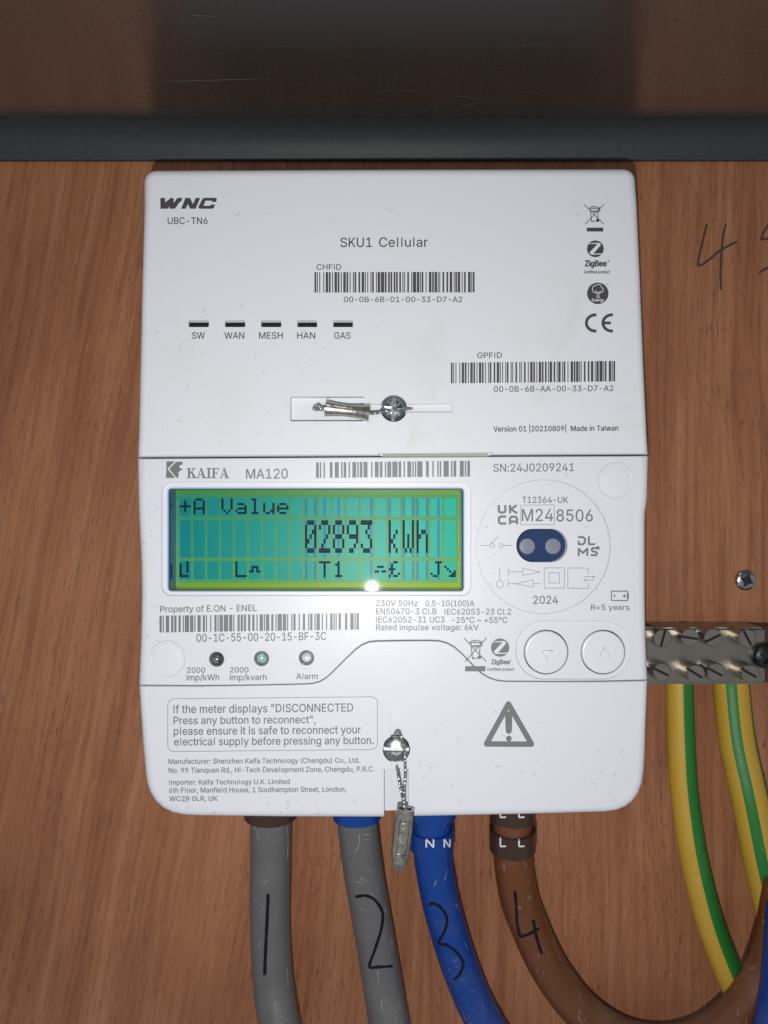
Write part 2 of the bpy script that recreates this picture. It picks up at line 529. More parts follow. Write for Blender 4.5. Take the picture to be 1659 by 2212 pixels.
def cut(bm, cutter):
    """boolean difference, returns a new bmesh"""
    bmesh.ops.recalc_face_normals(cutter, faces=cutter.faces)
    k = 1000.0
    for b in (bm, cutter):
        for v in b.verts: v.co *= k
    ma, mb = bpy.data.meshes.new('tmp_a'), bpy.data.meshes.new('tmp_b')
    bm.to_mesh(ma); cutter.to_mesh(mb); bm.free(); cutter.free()
    oa, ob = bpy.data.objects.new('tmp_a', ma), bpy.data.objects.new('tmp_b', mb)
    COL.objects.link(oa); COL.objects.link(ob)
    md = oa.modifiers.new('cut', 'BOOLEAN')
    md.operation = 'DIFFERENCE'; md.solver = 'EXACT'; md.object = ob; md.use_self = True
    dg = bpy.context.evaluated_depsgraph_get()
    me = bpy.data.meshes.new_from_object(oa.evaluated_get(dg))
    out = bmesh.new(); out.from_mesh(me)
    for v in out.verts: v.co /= k
    for o in (oa, ob): bpy.data.objects.remove(o)
    for m_ in (ma, mb, me): bpy.data.meshes.remove(m_)
    return out

def lathe(bm, u, v, prof, n=40, y0=FY, ax=None, mat_i=None):
    """turned shape about the y axis: prof = [(r_u, dy)], from outside to the middle"""
    c = fp(u, v)
    rings = []
    for r, dy in prof:
        if r < 1e-6: rings.append([bm.verts.new((c.x, y0 + dy, c.z))])
        else: rings.append([bm.verts.new((c.x + r * S * math.cos(2 * math.pi * i / n), y0 + dy, c.z + r * S * math.sin(2 * math.pi * i / n))) for i in range(n)])
    for a, b in zip(rings, rings[1:]):
        if len(b) == 1:
            for i in range(n): bm.faces.new((a[i], a[(i + 1) % n], b[0]))
        else: bridge(bm, a, b)
    bmesh.ops.recalc_face_normals(bm, faces=bm.faces)
    return bm

def catmull(pts, per=14):
    p = [Vector(q) for q in pts]
    p = [p[0] * 2 - p[1]] + p + [p[-1] * 2 - p[-2]]
    out = []
    for i in range(1, len(p) - 2):
        for k in range(per):
            t = k / per
            a, b, c, d = p[i - 1], p[i], p[i + 1], p[i + 2]
            out.append(0.5 * ((2 * b) + (c - a) * t + (2 * a - 5 * b + 4 * c - d) * t * t + (3 * b - a - 3 * c + d) * t ** 3))
    out.append(p[-2])
    return out

def frames(path):
    fr = []
    ref = Vector((0, -1, 0))
    for i in range(len(path)):
        t = (path[min(i + 1, len(path) - 1)] - path[max(i - 1, 0)]).normalized()
        nrm = (ref - t * ref.dot(t))
        if nrm.length < 1e-4: nrm = Vector((1, 0, 0)) - t * t.x
        nrm.normalize()
        ref = nrm
        fr.append((t, nrm, t.cross(nrm)))
    return fr

def tube(bm, path, r, n=24, cap=True, mats=None, phase=0.0, radf=None):
    fr = frames(path)
    rings = []
    for i, (p, (t, a, b)) in enumerate(zip(path, fr)):
        rr = radf(i / (len(path) - 1)) if radf else r
        rings.append([bm.verts.new(p + (a * math.cos(2 * math.pi * k / n + phase) + b * math.sin(2 * math.pi * k / n + phase)) * rr) for k in range(n)])
    for a, b in zip(rings, rings[1:]):
        for k in range(n):
            f = bm.faces.new((a[k], b[k], b[(k + 1) % n], a[(k + 1) % n]))
            if mats: f.material_index = mats(k / n)
    if cap:
        bm.faces.new(rings[0]); bm.faces.new(rings[-1][::-1])
    return bm

# ------------------------------------------------------------------ lettering
try:
    FONT = bpy.data.fonts.load(os.path.join(bpy.utils.resource_path('LOCAL'), 'datafiles', 'fonts', 'Inter.woff2'))
except Exception:
    FONT = None

def glyph_contours(s):
    cu = bpy.data.curves.new('tmp', 'FONT')
    if FONT: cu.font = FONT
    cu.body = s
    o = bpy.data.objects.new('tmp', cu)
    COL.objects.link(o)
    dg = bpy.context.evaluated_depsgraph_get()
    c = o.evaluated_get(dg).to_curve(dg)
    res = []
    for spl in c.splines:
        bp = spl.bezier_points
        pts = []
        for i in range(len(bp)):
            a, b = bp[i], bp[(i + 1) % len(bp)]
            if a.handle_right_type == 'VECTOR' and b.handle_left_type == 'VECTOR': pts.append(a.co.xy.copy())
            else:
                for k in range(4):
                    t = k / 4
                    pts.append((a.co * (1 - t) ** 3 + a.handle_right * 3 * t * (1 - t) ** 2 + b.handle_left * 3 * t * t * (1 - t) + b.co * t ** 3).xy)
        if len(pts) > 2: res.append(pts)
    bpy.data.objects.remove(o)
    bpy.data.curves.remove(cu)
    return res
_h = [p.y for c in glyph_contours('H') for p in c]
CAPH = max(_h)

def text_contours(s, u0, u1, vcap, vbase, dv=0.0, wt=0.0, keepbar=False, italic=0.0):
    q = s if keepbar else s.replace('I', '|').replace('l', '|')
    cs = glyph_contours(q)
    if not keepbar:
        for c in cs:
            ys = [p.y for p in c]
            if max(ys) - min(ys) > CAPH * 1.15 and len(c) <= 5 and (max(p.x for p in c) - min(p.x for p in c)) < 0.15:
                for p in c: p.y = CAPH if p.y > CAPH / 2 else 0.0
    xs = [p.x for c in cs for p in c]
    x0, x1 = min(xs), max(xs)
    sx = (u1 - u0) / (x1 - x0); sy = (vbase - vcap) / CAPH
    out = []
    for c in cs:
        k = []
        for p in c:
            u = u0 + (p.x - x0) * sx + italic * p.y * sy
            v = vbase - p.y * sy + dv * (u - u0) / (u1 - u0)
            k.append((u, -v))
        if wt:
            for ox, oy in ((wt, 0), (-wt, 0), (0, wt * 0.8), (0, -wt * 0.8)): out.append([(a + ox, b + oy) for a, b in k])
            continue
        out.append(k)
    return out

def text(s, u0, u1, vcap, vbase, parent, mat='ink', dv=0.0, wt=0.0, keepbar=False, italic=0.0, y=PY):
    return link('printed_text', print_bm(text_contours(s, u0, u1, vcap, vbase, dv, wt, keepbar, italic), y), M[mat], parent, flat=True)

def mark(name, cs, parent, mat='ink', y=PY):
    return link(name, print_bm(cs, y), M[mat], parent, flat=True)

C128 = ('212222 222122 222221 121223 121322 131222 122213 122312 132212 221213 221312 231212 112232 122132 122231 113222 123122 123221 223211 221132 '
        '221231 213212 223112 312131 311222 321122 321221 312212 322112 322211 212123 212321 232121 111323 131123 131321 112313 132113 132311 211313 '
        '231113 231311 112133 112331 132131 113123 113321 133121 313121 211331 231131 213113 213311 213131 311123 311321 331121 312113 312311 332111 '
        '314111 221411 431111 111224 111422 121124 121421 141122 141221 112214 112412 122114 122411 142112 142211 241211 221114 413111 241112 134111 '
        '111242 121142 121241 114212 124112 124211 411212 421112 421211 212141 214121 412121 111143 111341 131141 114113 114311 411113 411311 113141 '
        '114131 311141 411131 211412 211214 211232 2331112').split()
def barcode(codes, u0, u1, vt0, vb0, vt1, vb1, parent, mat, ink=0.0):
    chk = codes[0] + sum(i * c for i, c in enumerate(codes) if i)
    w = ''.join(C128[c] for c in codes + [chk % 103, 106])
    tot = sum(map(int, w))
    x = 0; cs = []
    L = lambda a, b, u: a + (b - a) * (u - u0) / (u1 - u0)
    for i, ch in enumerate(w):
        k = int(ch)
        if i % 2 == 0:
            a = u0 + (u1 - u0) * x / tot - ink; b = u0 + (u1 - u0) * (x + k) / tot + ink
            cs.append(ccw(flip([(a, L(vt0, vt1, a)), (b, L(vt0, vt1, b)), (b, L(vb0, vb1, b)), (a, L(vb0, vb1, a))])))
        x += k
    return mark('barcode', cs, parent, mat)
B_ = lambda s: [ord(c) - 32 for c in s]

# ------------------------------------------------------------------ board and ceiling
H = 0.1195      # height of the dark sheet above the lens
HS = 0.1112     # where its down-turned edge meets the board
bm = bmesh.new()
bmesh.ops.create_cube(bm, size=1, matrix=Matrix.Translation((0, 0.009, 0)) @ Matrix.Diagonal((0.9, 0.018, 0.9, 1)))
board = link('wall_board', bm, M['wood'], None, 'structure', flat=True)
board['label'] = 'reddish brown plywood board behind the meter'

prof = [(-0.62, H), (-0.30, H), (-0.10, H), (-0.030, H)]
RF = 0.0
prof += [(-0.0215, H - 0.0002), (-0.0185, H - 0.0007), (-0.0160, H - 0.0016), (-0.0125, H - 0.0030), (-0.0095, H - 0.0038), (-0.0068, H - 0.0045), (-0.0048, H - 0.0052), (-0.0036, H - 0.0060)]
prof = [(-0.62, H), (-0.30, H), (-0.10, H), (-0.040, H)]
R_ = 0.0105
cy, cz = -0.0018 - R_, H - R_
for i in range(11):
    a = math.radians(90 - 90 * i / 10)
    prof.append((cy + R_ * math.cos(a), cz + R_ * math.sin(a)))
zt = HS - 0.0001
prof = [p for p in prof if p[1] > zt + 0.0006] + [(-0.0018, zt)]
bm = bmesh.new()
XS = [-0.45 + 0.9 * i / 30 for i in range(31)]
grid = [[bm.verts.new((x, y, z)) for x in XS] for y, z in prof]
back = [[bm.verts.new((x, y, z)) for x in XS] for y, z in [(-0.0004, zt), (-0.0004, H + 0.004), (-0.62, H + 0.004)]]
allr = grid + back + [grid[0]]
for q, (a, b) in enumerate(zip(allr, allr[1:])):
    for i in range(30):
        f = bm.faces.new((a[i], a[i + 1], b[i + 1], b[i]))
        f.material_index = 1 if 4 <= q < len(grid) else 0
bmesh.ops.recalc_face_normals(bm, faces=bm.faces)
ceil = link('cabinet_ceiling', bm, [M['ceiling'], M['strip']], None, 'structure', sharp=40)
ceil['label'] = 'dark coated sheet forming the top of the cabinet'

def on_ceiling(u, v, gap=0.00006):
    d = P(u, v, FY) - Vector((0, CAMY, 0))
    return Vector((0, CAMY, 0)) + d * ((H - gap) / d.z)
for pts, w in (([(325, 176), (420, 174), (500, 172), (580, 170)], 3.2), ([(414, 33), (462, 35)], 2.4), ([(600, 100), (690, 98)], 1.0), ([(745, 172), (770, 172)], 1.2),
               ([(945, 207), (1010, 209), (1080, 214)], 1.5), ([(1000, 226), (1035, 223)], 1.6), ([(1108, 199), (1165, 200)], 1.4), ([(800, 198), (930, 197)], 0.8),
               ([(670, 236), (696, 232)], 1.2), ([(1090, 98), (1180, 96)], 0.8), ([(880, 70), (882, 78)], 2.5), ([(1298, 117), (1300, 122)], 4), ([(1287, 153), (1289, 158)], 4), ([(1320, 186), (1340, 185)], 2.2)):
    bm = bmesh.new()
    L1, L2 = [], []
    n = len(pts)
    for i, (u, v) in enumerate(pts):
        k = w / 2 * (0.35 if i in (0, n - 1) else 1) if n > 2 else w / 2
        L1.append(bm.verts.new(on_ceiling(u, v - k))); L2.append(bm.verts.new(on_ceiling(u, v + k)))
    for i in range(n - 1): bm.faces.new((L1[i], L1[i + 1], L2[i + 1], L2[i]))
    bmesh.ops.recalc_face_normals(bm, faces=bm.faces)
    link('scratch', bm, M['scratch'], ceil, flat=True)

def board_mark(strokes, w):
    cs = []
    for st in strokes: cs += stroke(st, w)
    link('handwritten_mark', print_bm(cs, -0.00006, True), M['pencil'], board, flat=True)
z1 = lambda a, b: (1451.6 + a / 8.0, 449.3 + b / 8.0)
board_mark([[z1(598, 290), z1(560, 450), z1(510, 660), z1(462, 870), z1(450, 1000), z1(540, 970), z1(660, 880), z1(780, 770), z1(860, 720), z1(960, 660), z1(1110, 590)],
            [z1(925, 300), z1(880, 480), z1(862, 700), z1(850, 900), z1(838, 1150), z1(845, 1395)]], 5.0)
board_mark([[z1(1665, 290), z1(1580, 420), z1(1540, 545), z1(1660, 525), z1(1760, 560)], [z1(1515, 1115), z1(1600, 1060), z1(1680, 1020), z1(1790, 930)]], 5.0)

# ------------------------------------------------------------------ screws
def screw_bm(c, r, h, recess, rot=0.0, base=0.002, n=40, slot=0.2, dome=True, deep=0.45):
    """pan head about the y axis at world point c (seat), radius r, height h"""
    bm = bmesh.new()
    pr = [(1.0, base), (1.0, -h * 0.35)] + ([(math.cos(a) * 1.0, -h * (0.35 + 0.65 * math.sin(a))) for a in [math.pi / 2 * i / 7 for i in range(1, 7)]] if dome
         else [(0.97, -h * 0.9), (0.90, -h)]) + [(0.0, -h)]
    rings = []
    for q, dy in pr:
        if q == 0: rings.append([bm.verts.new((c.x, c.y + dy, c.z))])
        else: rings.append([bm.verts.new((c.x + q * r * math.cos(2 * math.pi * i / n), c.y + dy, c.z + q * r * math.sin(2 * math.pi * i / n))) for i in range(n)])
    for a, b in zip(rings, rings[1:]):
        if len(b) == 1:
            for i in range(n): bm.faces.new((a[i], a[(i + 1) % n], b[0]))
        else: bridge(bm, a, b)
    bm.faces.new(rings[0])
    bmesh.ops.recalc_face_normals(bm, faces=bm.faces)
    ct = bmesh.new()
    def bar(l, w, d, ang):
        m = Matrix.Translation((c.x, c.y - h - 0.001 + (d + 0.001) / 2, c.z)) @ Matrix.Rotation(ang, 4, 'Y') @ Matrix.Diagonal((l, d + 0.001, w, 1))
        bmesh.ops.create_cube(ct, size=1, matrix=m)
    if recess == 'slot': bar(2.4 * r, slot * r * 2, h * deep, rot)
    elif recess == 'cross':
        bar(1.25 * r, 0.28 * r, h * 0.7, rot); bar(0.28 * r, 1.25 * r, h * 0.7, rot)
        bar(0.8 * r, 0.10 * r, h * 0.25, rot + math.pi / 4); bar(0.10 * r, 0.8 * r, h * 0.25, rot + math.pi / 4)
    elif recess == 'both':
        bar(1.5 * r, 0.30 * r, h * 0.7, rot); bar(0.30 * r, 2.4 * r, h * 0.6, rot)
        for k in range(4): bar(1.5 * r, 0.09 * r, h * 0.28, rot + math.pi / 4 + k * math.pi / 2)
    out = cut(bm, ct)
    out.normal_update()
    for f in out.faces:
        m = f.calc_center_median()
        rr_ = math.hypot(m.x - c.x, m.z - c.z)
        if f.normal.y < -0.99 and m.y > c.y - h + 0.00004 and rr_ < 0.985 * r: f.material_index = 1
    return out

bs = root('screw', P(1608.7, 1253, -0.0002), 'small zinc cross head screw driven into the bare board right of the meter', 'screw')
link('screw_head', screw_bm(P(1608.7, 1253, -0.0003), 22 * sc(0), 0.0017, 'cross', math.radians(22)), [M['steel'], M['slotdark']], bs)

# ------------------------------------------------------------------ communications hub
hub = root('communications_hub', (0, 0, (V0 - 985) * S), 'white upper module with five black indicator slots, two dark barcodes and a central screw', 'communications hub')
def arc(cx, cy, r, a0, a1, n=6, ry=None): return [(cx + r * math.cos(math.radians(a0 + (a1 - a0) * i / n)), cy + (ry or r) * math.sin(math.radians(a0 + (a1 - a0) * i / n))) for i in range(n + 1)]
hp = [(299.5, 987.0), (300.5, 940), (303.5, 800), (308, 600), (312.5, 440)]
hp += arc(336.5, 393, 24, 180, 270)
hp += [(500, 368.2), (829, 366.6), (1200, 366.0)]
hp += arc(1347, 390, 24, 270, 360)
hp += [(1375, 440), (1382, 600), (1390, 800), (1396.5, 940), (1398, 981.2)]
nh = len(hp)
RH = lambda i: 5.0 if i == nh - 1 else (16.0 if hp[i][1] > 395 and hp[(i + 1) % nh][1] > 395 else 22.0)
hbm = bev_solid(hp, RH, DEP - 0.0003, 9)
ct = bmesh.new()
SLOTS = [(407.3, 451.3), (485.7, 529.7), (563.7, 607.7), (641.7, 685.5), (719, 763)]
for a, b in SLOTS: prism(ct, rrect(a, 692.4, b, 706.5, 2.5, 3), -0.002, 0.0012, 0)
prism(ct, rrect(627, 856.7, 786.5, 910, 3, 3), -0.002, 0.0030, 0)
prism(ct, circle(850.7, 882.3, 29, 40), -0.002, 0.0042, 0)
hbm = cut(hbm, ct)
ct = bmesh.new()
prism(ct, [(780, 873.5), (975.5, 872), (975.5, 890.3), (780, 891.5)], -0.002, 0.0014, 0)
hbm = cut(hbm, ct)
ct = bmesh.new()
prism(ct, [(818, 979.2), (1064, 977.4), (1048, 1000), (834, 1000)], -0.002, 0.0016, 0)
hbm = cut(hbm, ct)
hb = link('housing', hbm, M['hub'], hub)
# the slots' dark light guides sit a little low, so the bright upper wall shows
for a, b in SLOTS:
    bm = bmesh.new()
    bmesh.ops.create_cube(bm, size=1, matrix=Matrix.Translation(fp((a + b) / 2, 700.4, 0.0008)) @ Matrix.Diagonal(((b - a - 2.5) * S, 0.0006, 9.2 * S, 1)))
    link('indicator_light', bm, M['black'], hub, flat=True)
# greenish lip showing in the notch at the bottom edge
bm = bmesh.new()
vs = [bm.verts.new(fp(u, v, d)) for u, v, d in ((826, 982.2, 0.0004), (1056, 980.6, 0.0004), (1056, 986.0, 0.0012), (826, 987.6, 0.0012))]
bm.faces.new(vs)
ext = bmesh.ops.extrude_face_region(bm, geom=bm.faces[:])
bmesh.ops.translate(bm, verts=[e for e in ext['geom'] if isinstance(e, bmesh.types.BMVert)], vec=(0, 0.003, 0))
bmesh.ops.recalc_face_normals(bm, faces=bm.faces)
link('catch_lip', bm, M['lip'], hub, flat=True)
link('screw', screw_bm(fp(850.7, 882.3, 0.0026), 26.5 * S, 0.0026, 'both', math.radians(4)), [M['steel'], M['steel']], hub)

# print on the hub
T = lambda *a, **k: text(*a, hb, k.pop('mat', 'inkdark'), **k)
T('UBC-TN6', 362.4, 448.4, 469.7, 484.0, wt=0.2)
T('SKU1', 735.5, 803, 513.6, 533.6, wt=0.2); T('Cellular', 819, 924, 513.2, 533.4, dv=-0.4, wt=0.2)
T('CHFID', 684, 736.7, 570.9, 582.7, wt=0.15)
T('00-0B-6B-01-00-33-D7-A2', 743, 998.5, 641.0, 652.6, wt=0.15)
for s, a, b in (('SW', 414.7, 442.7), ('WAN', 485, 527.5), ('MESH', 559.7, 610.7), ('HAN', 642, 680.7), ('GAS', 722, 757)):
    T(s, a, b, 717.8, 731.6, wt=0.2)
T('GPFID', 1031, 1084, 761.8, 773.8, dv=-0.5, wt=0.15)
T('00-0B-6B-AA-00-33-D7-A2', 1066.7, 1325, 834.6, 846.6, dv=-2, wt=0.15)
T('Version 01 |20210809|  Made in Taiwan', 1066, 1335.3, 921.0, 932.4, dv=-2, wt=0.35, keepbar=True)
T('ZigBee', 1263.8, 1310, 563.0, 575.2, wt=0.9)
mark('printed_logo', [circle(1314, -564.2, 1.7, 10)], hb, 'inkdark')
T('Certified product', 1261, 1317, 584.2, 590.6, wt=0.25)
barcode([104] + B_('000B6B') + [99, 1, 0, 33, 100] + B_('D7A2'), 679.5, 1025, 588, 632, 587.4, 631.7, hb, 'inkdark', 0.12)
barcode([104] + B_('000B6BAA0033D7A2'), 974, 1328.5, 783.6, 828.2, 779.8, 824, hb, 'inkdark', 0.12)

zz = lambda o, s: (lambda *p: [(o[0] + a / s, o[1] + b / s) for a, b in p])
Z1 = zz((294, 345.7), 3.0)
cs = stroke(Z1((174, 250), (172, 303), (231, 256), (229, 303), (292, 252)), 7.6, round_=False)
cs += [ccw(flip(Z1(*p))) for p in (((157, 246), (188, 246), (190, 316), (158, 316)), ((170, 316), (205, 316), (246, 262), (222, 262)), ((218, 316), (252, 316), (302, 246), (268, 246)), ((216, 250), (244, 250), (242, 316), (216, 316)),
       ((292, 316), (322, 316), (352, 246), (320, 246)), ((316, 246), (350, 246), (384, 316), (350, 316)), ((356, 316), (386, 316), (416, 246), (386, 246)),
       ((430, 252), (446, 245), (512, 245), (524, 252), (519, 272), (492, 272), (494, 264), (450, 264), (437, 297), (480, 297), (484, 289), (512, 289), (506, 308), (494, 316), (412, 316), (403, 308), (408, 296)))]
mark('printed_logo', cs, hb, 'inkdark')

def weee(parent, mat, f, w, bar):
    cs = []
    for pl in (((205, 318), (688, 800)), ((698, 318), (240, 800)), ((335, 405), (395, 372), (490, 368), (600, 402)), ((345, 415), (600, 415)), ((355, 420), (395, 750)), ((560, 425), (545, 690)),
               ((375, 478), (545, 478)), ((425, 500), (505, 500)), ((598, 400), (596, 485), (560, 485)), ((395, 735), (540, 735)), ((440, 365), (440, 415))):
        cs += stroke([f(a, b) for a, b in pl], w)
    c = f(545, 715); r = (f(587, 715)[0] - c[0])
    cs.append(ccw(circle(c[0], -c[1], r, 16)))
    b = f(405, 745); cs.append(ccw(rect(b[0] - 1.6, -b[1] - 1.4, b[0] + 1.6, -b[1] + 1.4)))
    mark('printed_symbol', cs, parent, mat)
    mark('printed_symbol', [ccw(flip(rect(*bar)))], parent, mat)
weee(hb, 'inkdark', lambda a, b: (1244.2 + a / 11.63, 414.7 + b / 11.63), 1.55, (1267.6, 491.9, 1303.0, 500.2))

def zig(parent, mat, u, v, r):
    f = lambda a, b: (u + (a - 487) / 208 * r, v + (b - 1432) / 208 * r)
    cs = [ccw(circle(u, -v, r, 40))]
    zp = [(318, 1312), (350, 1292), (560, 1282), (606, 1296), (624, 1335), (440, 1552), (662, 1546), (640, 1572), (400, 1578), (358, 1560), (345, 1520), (543, 1310)]
    cs.append(cw(flip([f(a, b) for a, b in zp])))
    mark('printed_logo', cs, parent, mat)
zig(hb, 'inkdark', 1286, 537.6, 18.1)

# round energy emblem
mark('printed_logo', [ccw(circle(1291.3, -633.8, 23.2, 44))], hb, 'inkdark')
cs = []
blob = [(1281, 630), (1279, 624), (1282, 618), (1287, 616.5), (1291, 614), (1297, 615.5), (1299, 620), (1303, 624), (1302, 630), (1297, 633), (1292, 631.5), (1286, 633)]
cs += stroke(blob, 1.5, closed=True)
cs += stroke([(1289.5, 642), (1290, 634), (1286.5, 627)], 1.2) + stroke([(1294, 642), (1293.5, 634), (1297, 628)], 1.2) + stroke([(1288, 643), (1296, 643)], 1.2)
mark('printed_logo', cs, hb, 'printwhite', PY - 0.00003)
mark('printed_text', text_contours('Energy', 1278.5, 1304.5, 645.2, 651.2, wt=0.25), hb, 'printwhite', PY - 0.00003)
mark('printed_text', text_contours('TM', 1308, 1314, 613.2, 616.0), hb, 'inkdark')
Z2 = zz((847, 345.6), 2.908)
cs = []
for x in (1277, 1381):
    pts = Z2(*[(x + 57 * math.cos(math.radians(a)), 1024 + 51 * math.sin(math.radians(a))) for a in range(84, 277, 12)])
    cs += stroke(pts, 6.4, round_=False)
cs += stroke(Z2((1322, 1024), (1374, 1024)), 6.2, round_=False)
mark('printed_symbol', cs, hb, 'inkdark')

# ------------------------------------------------------------------ meter body and terminal cover
meter = root('smart_meter', (0, 0, (V0 - 1763) * S), 'white electricity meter with a lit green display, two round buttons and a terminal cover', 'electricity meter')
SEAM = [(300.8, 1481.0), (420, 1481.5), (560, 1479.8), (660, 1477.5)]
SEAM += [(676, 1476.2), (690, 1472.5), (704, 1464.5), (718, 1452)] + [(748, 1422)] + [(768, 1403), (782, 1392.5), (797, 1386.6), (812, 1384.8)] + [(880, 1383.6)]
SEAM += [(930, 1383.4), (950, 1384.6), (966, 1389), (982, 1398), (996, 1410)] + [(1018, 1433), (1032, 1447)] + [(1042, 1455.5), (1056, 1463.5), (1072, 1469.2), (1090, 1471.6)]
SEAM += [(1200, 1472.2), (1300, 1471.8), (1397.2, 1470.0)]
lo_body = [(u, v - 1.2) for u, v in SEAM]
hi_cov = [(u, v + 1.2) for u, v in SEAM]
bp = [(299.5, 990.6), (829, 987.2), (1398, 984.6)]
bp += [(1398.2, 1040), (1397.6, 1076), (1395.5, 1092), (1393.4, 1106), (1392.6, 1125), (1392.6, 1280), (1394, 1380)]
bp += [(1396.6, lo_body[-1][1])] + lo_body[::-1][1:-1] + [(302.2, lo_body[0][1])]
bp += [(305, 1380), (306.6, 1280), (305.6, 1215), (302.8, 1160), (300.5, 1110), (299.4, 1060)]
nb = len(bp)
def RB(i):
    a, b = bp[i], bp[(i + 1) % nb]
    m = (a[0] + b[0]) / 2
    if m > 1388 or m < 310: return 18.0 if abs(a[1] - b[1]) > 8 or m > 1388 or m < 310 else 2.0
    return 2.4
bbm = bev_solid(bp, RB, DEP - 0.0003, 7)
ct = bmesh.new()
prism(ct, rrect(349.5, 1043, 1017, 1286.5, 20, 7), -0.002, 0.0009, 2.5)
annulus(ct, 1173, 1180, 143.2, 145.8, -0.002, 0.0007, 96)
stad = rrect(1120, 1344, 1361, 1470.5, 62.5, 14)
prism(ct, rrect(1116, 1343, 1361, 1466, 60, 14), -0.0005, 0.00045, 5.5)
prism(ct, rrect(1115.5, 1142, 1225.5, 1214.4, 36.1, 12), -0.002, 0.0014, 0.6)
for u, v in ((468, 1424), (565, 1422.7), (662, 1421)):
    prism(ct, circle(u, v, 16, 36), -0.002, 0.0030, 0.8)
    annulus(ct, u, v, 21.5, 23.8, -0.002, 0.00035, 48)
bbm = cut(bbm, ct)
ct = bmesh.new()
prism(ct, rrect(359.7, 1053.2, 1003.8, 1279, 9, 6), -0.002, 0.0078, 0)
for u in (1180.3, 1303.5): annulus(ct, u, 1409.3, 44.6, 48.6, -0.002, 0.004, 64)
bbm = cut(bbm, ct)
body = link('body', bbm, M['white'], meter)

cp = hi_cov[:]
cp[0] = (302.4, hi_cov[0][1]); cp[-1] = (1396.8, hi_cov[-1][1])
cp += [(1394.5, 1560), (1392.5, 1630), (1390, 1668)]
cp += [(1386, 1692), (1378, 1713), (1366, 1730), (1350, 1742), (1332, 1749), (1310, 1752.5)]
cp += [(1150, 1757.5), (883, 1763), (829, 1764), (600, 1763.2), (430, 1761)]
cp += [(396, 1759.2), (372, 1754), (352, 1744), (336, 1729), (325, 1711), (318.5, 1692), (315, 1668), (310.5, 1620), (305.5, 1550)]
nc = len(cp)
ns = len(hi_cov)
RC = lambda i: 2.4 if i < ns - 1 else (15.0 if i in (nc - 1, ns - 1) else 19.0)
cbm = bev_solid(cp, RC, DEP - 0.0003, 8)
ct = bmesh.new()
prism(ct, rrect(843.6, 1522, 867.2, 1606, 4, 3), -0.002, 0.0012, 0)
prism(ct, rrect(845, 1640, 867.5, 1666, 1, 2), -0.002, 0.0010, 0)
prism(ct, rrect(829.4, 1660.8, 882.3, 1800, 3, 3), -0.002, 0.0060, 0)
cbm = cut(cbm, ct)
ct = bmesh.new()
prism(ct, circle(856.2, 1618.5, 29.5, 44), -0.002, 0.0036, 0.5)
cbm = cut(cbm, ct)
cov = link('terminal_cover', cbm, M['white'], meter)
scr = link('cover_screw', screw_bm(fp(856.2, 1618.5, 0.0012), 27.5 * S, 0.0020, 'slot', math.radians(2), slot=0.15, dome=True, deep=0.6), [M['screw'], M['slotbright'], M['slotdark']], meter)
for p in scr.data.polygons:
    if abs(p.normal.z) > 0.9 and p.area > 1e-7 and abs(p.center.z) < 0.001: p.material_index = 2  # slot walls painted dark for the shade along the slot

# round blind caps moulded in the face
CAP = lambda r: [(r, 0.0002), (r, -0.00006), (r * 0.975, -0.00034), (r * 0.93, -0.00034), (r * 0.885, -0.00008), (r * 0.855, -0.00008), (r * 0.82, -0.00030), (r * 0.5, -0.00042), (0, -0.00046)]
for u, v in ((1328.5, 1039.3), (361.8, 1423.7)):
    link('blind_cap', lathe(bmesh.new(), u, v, CAP(40.2), 56), M['white2'], meter)
# buttons
for u, tri in ((1180.3, [(1169.3, 1404), (1196.3, 1404), (1181.8, 1427.8)]), (1303.5, [(1306.9, 1394.7), (1292.8, 1417), (1319.4, 1419)])):
    b = link('button', lathe(bmesh.new(), u, 1409.3, [(45.9, 0.004), (45.9, 0.0003), (45.3, 0.00008), (43.8, 0.0), (42, -0.00004), (25, -0.00009), (0, -0.0001)], 64), M['white2'], meter)
    bm = bmesh.new()
    prism(bm, tri, -0.00055, 0.0, -2.2)
    bmesh.ops.recalc_face_normals(bm, faces=bm.faces)
    bmesh.ops.bevel(bm, geom=[e for e in bm.edges], offset=0.00012, segments=2, affect='EDGES')
    link('arrow', bm, M['white2'], b)
# optical port with its two lenses
bm = bmesh.new()
prism(bm, rrect(1116.2, 1142.7, 1224.8, 1213.7, 35.4, 12), 0.00055, 0.0013, -2.5)
bmesh.ops.recalc_face_normals(bm, faces=bm.faces)
op = link('optical_port', bm, M['optic'], meter)
for u in (1139.5, 1195.5):
    link('lens', lathe(bmesh.new(), u, 1180.3, [(17.5, 0.0006), (16, 0.00047), (9, 0.00042), (0, 0.0004)], 32), M['lens'], op)
# indicator lamps
for (u, v), lm in zip(((468, 1424), (565, 1422.7), (662, 1421)), ('led_dark', 'led_green', 'led_white')):
    l = link('indicator_lamp', lathe(bmesh.new(), u, v, [(15.9, 0.0004), (15.2, 0.0001), (14.4, 0.0002), (13.4, 0.0008), (12.4, 0.0013), (11.0, 0.0015)], 40), M['led_wall'], meter)
    link('lamp_lens', lathe(bmesh.new(), u, v, [(11.7, 0.0015), (11.3, 0.0008), (9.8, 0.0002), (6.8, -0.0002), (3, -0.0004), (0, -0.00045)], 32), M[lm], l)

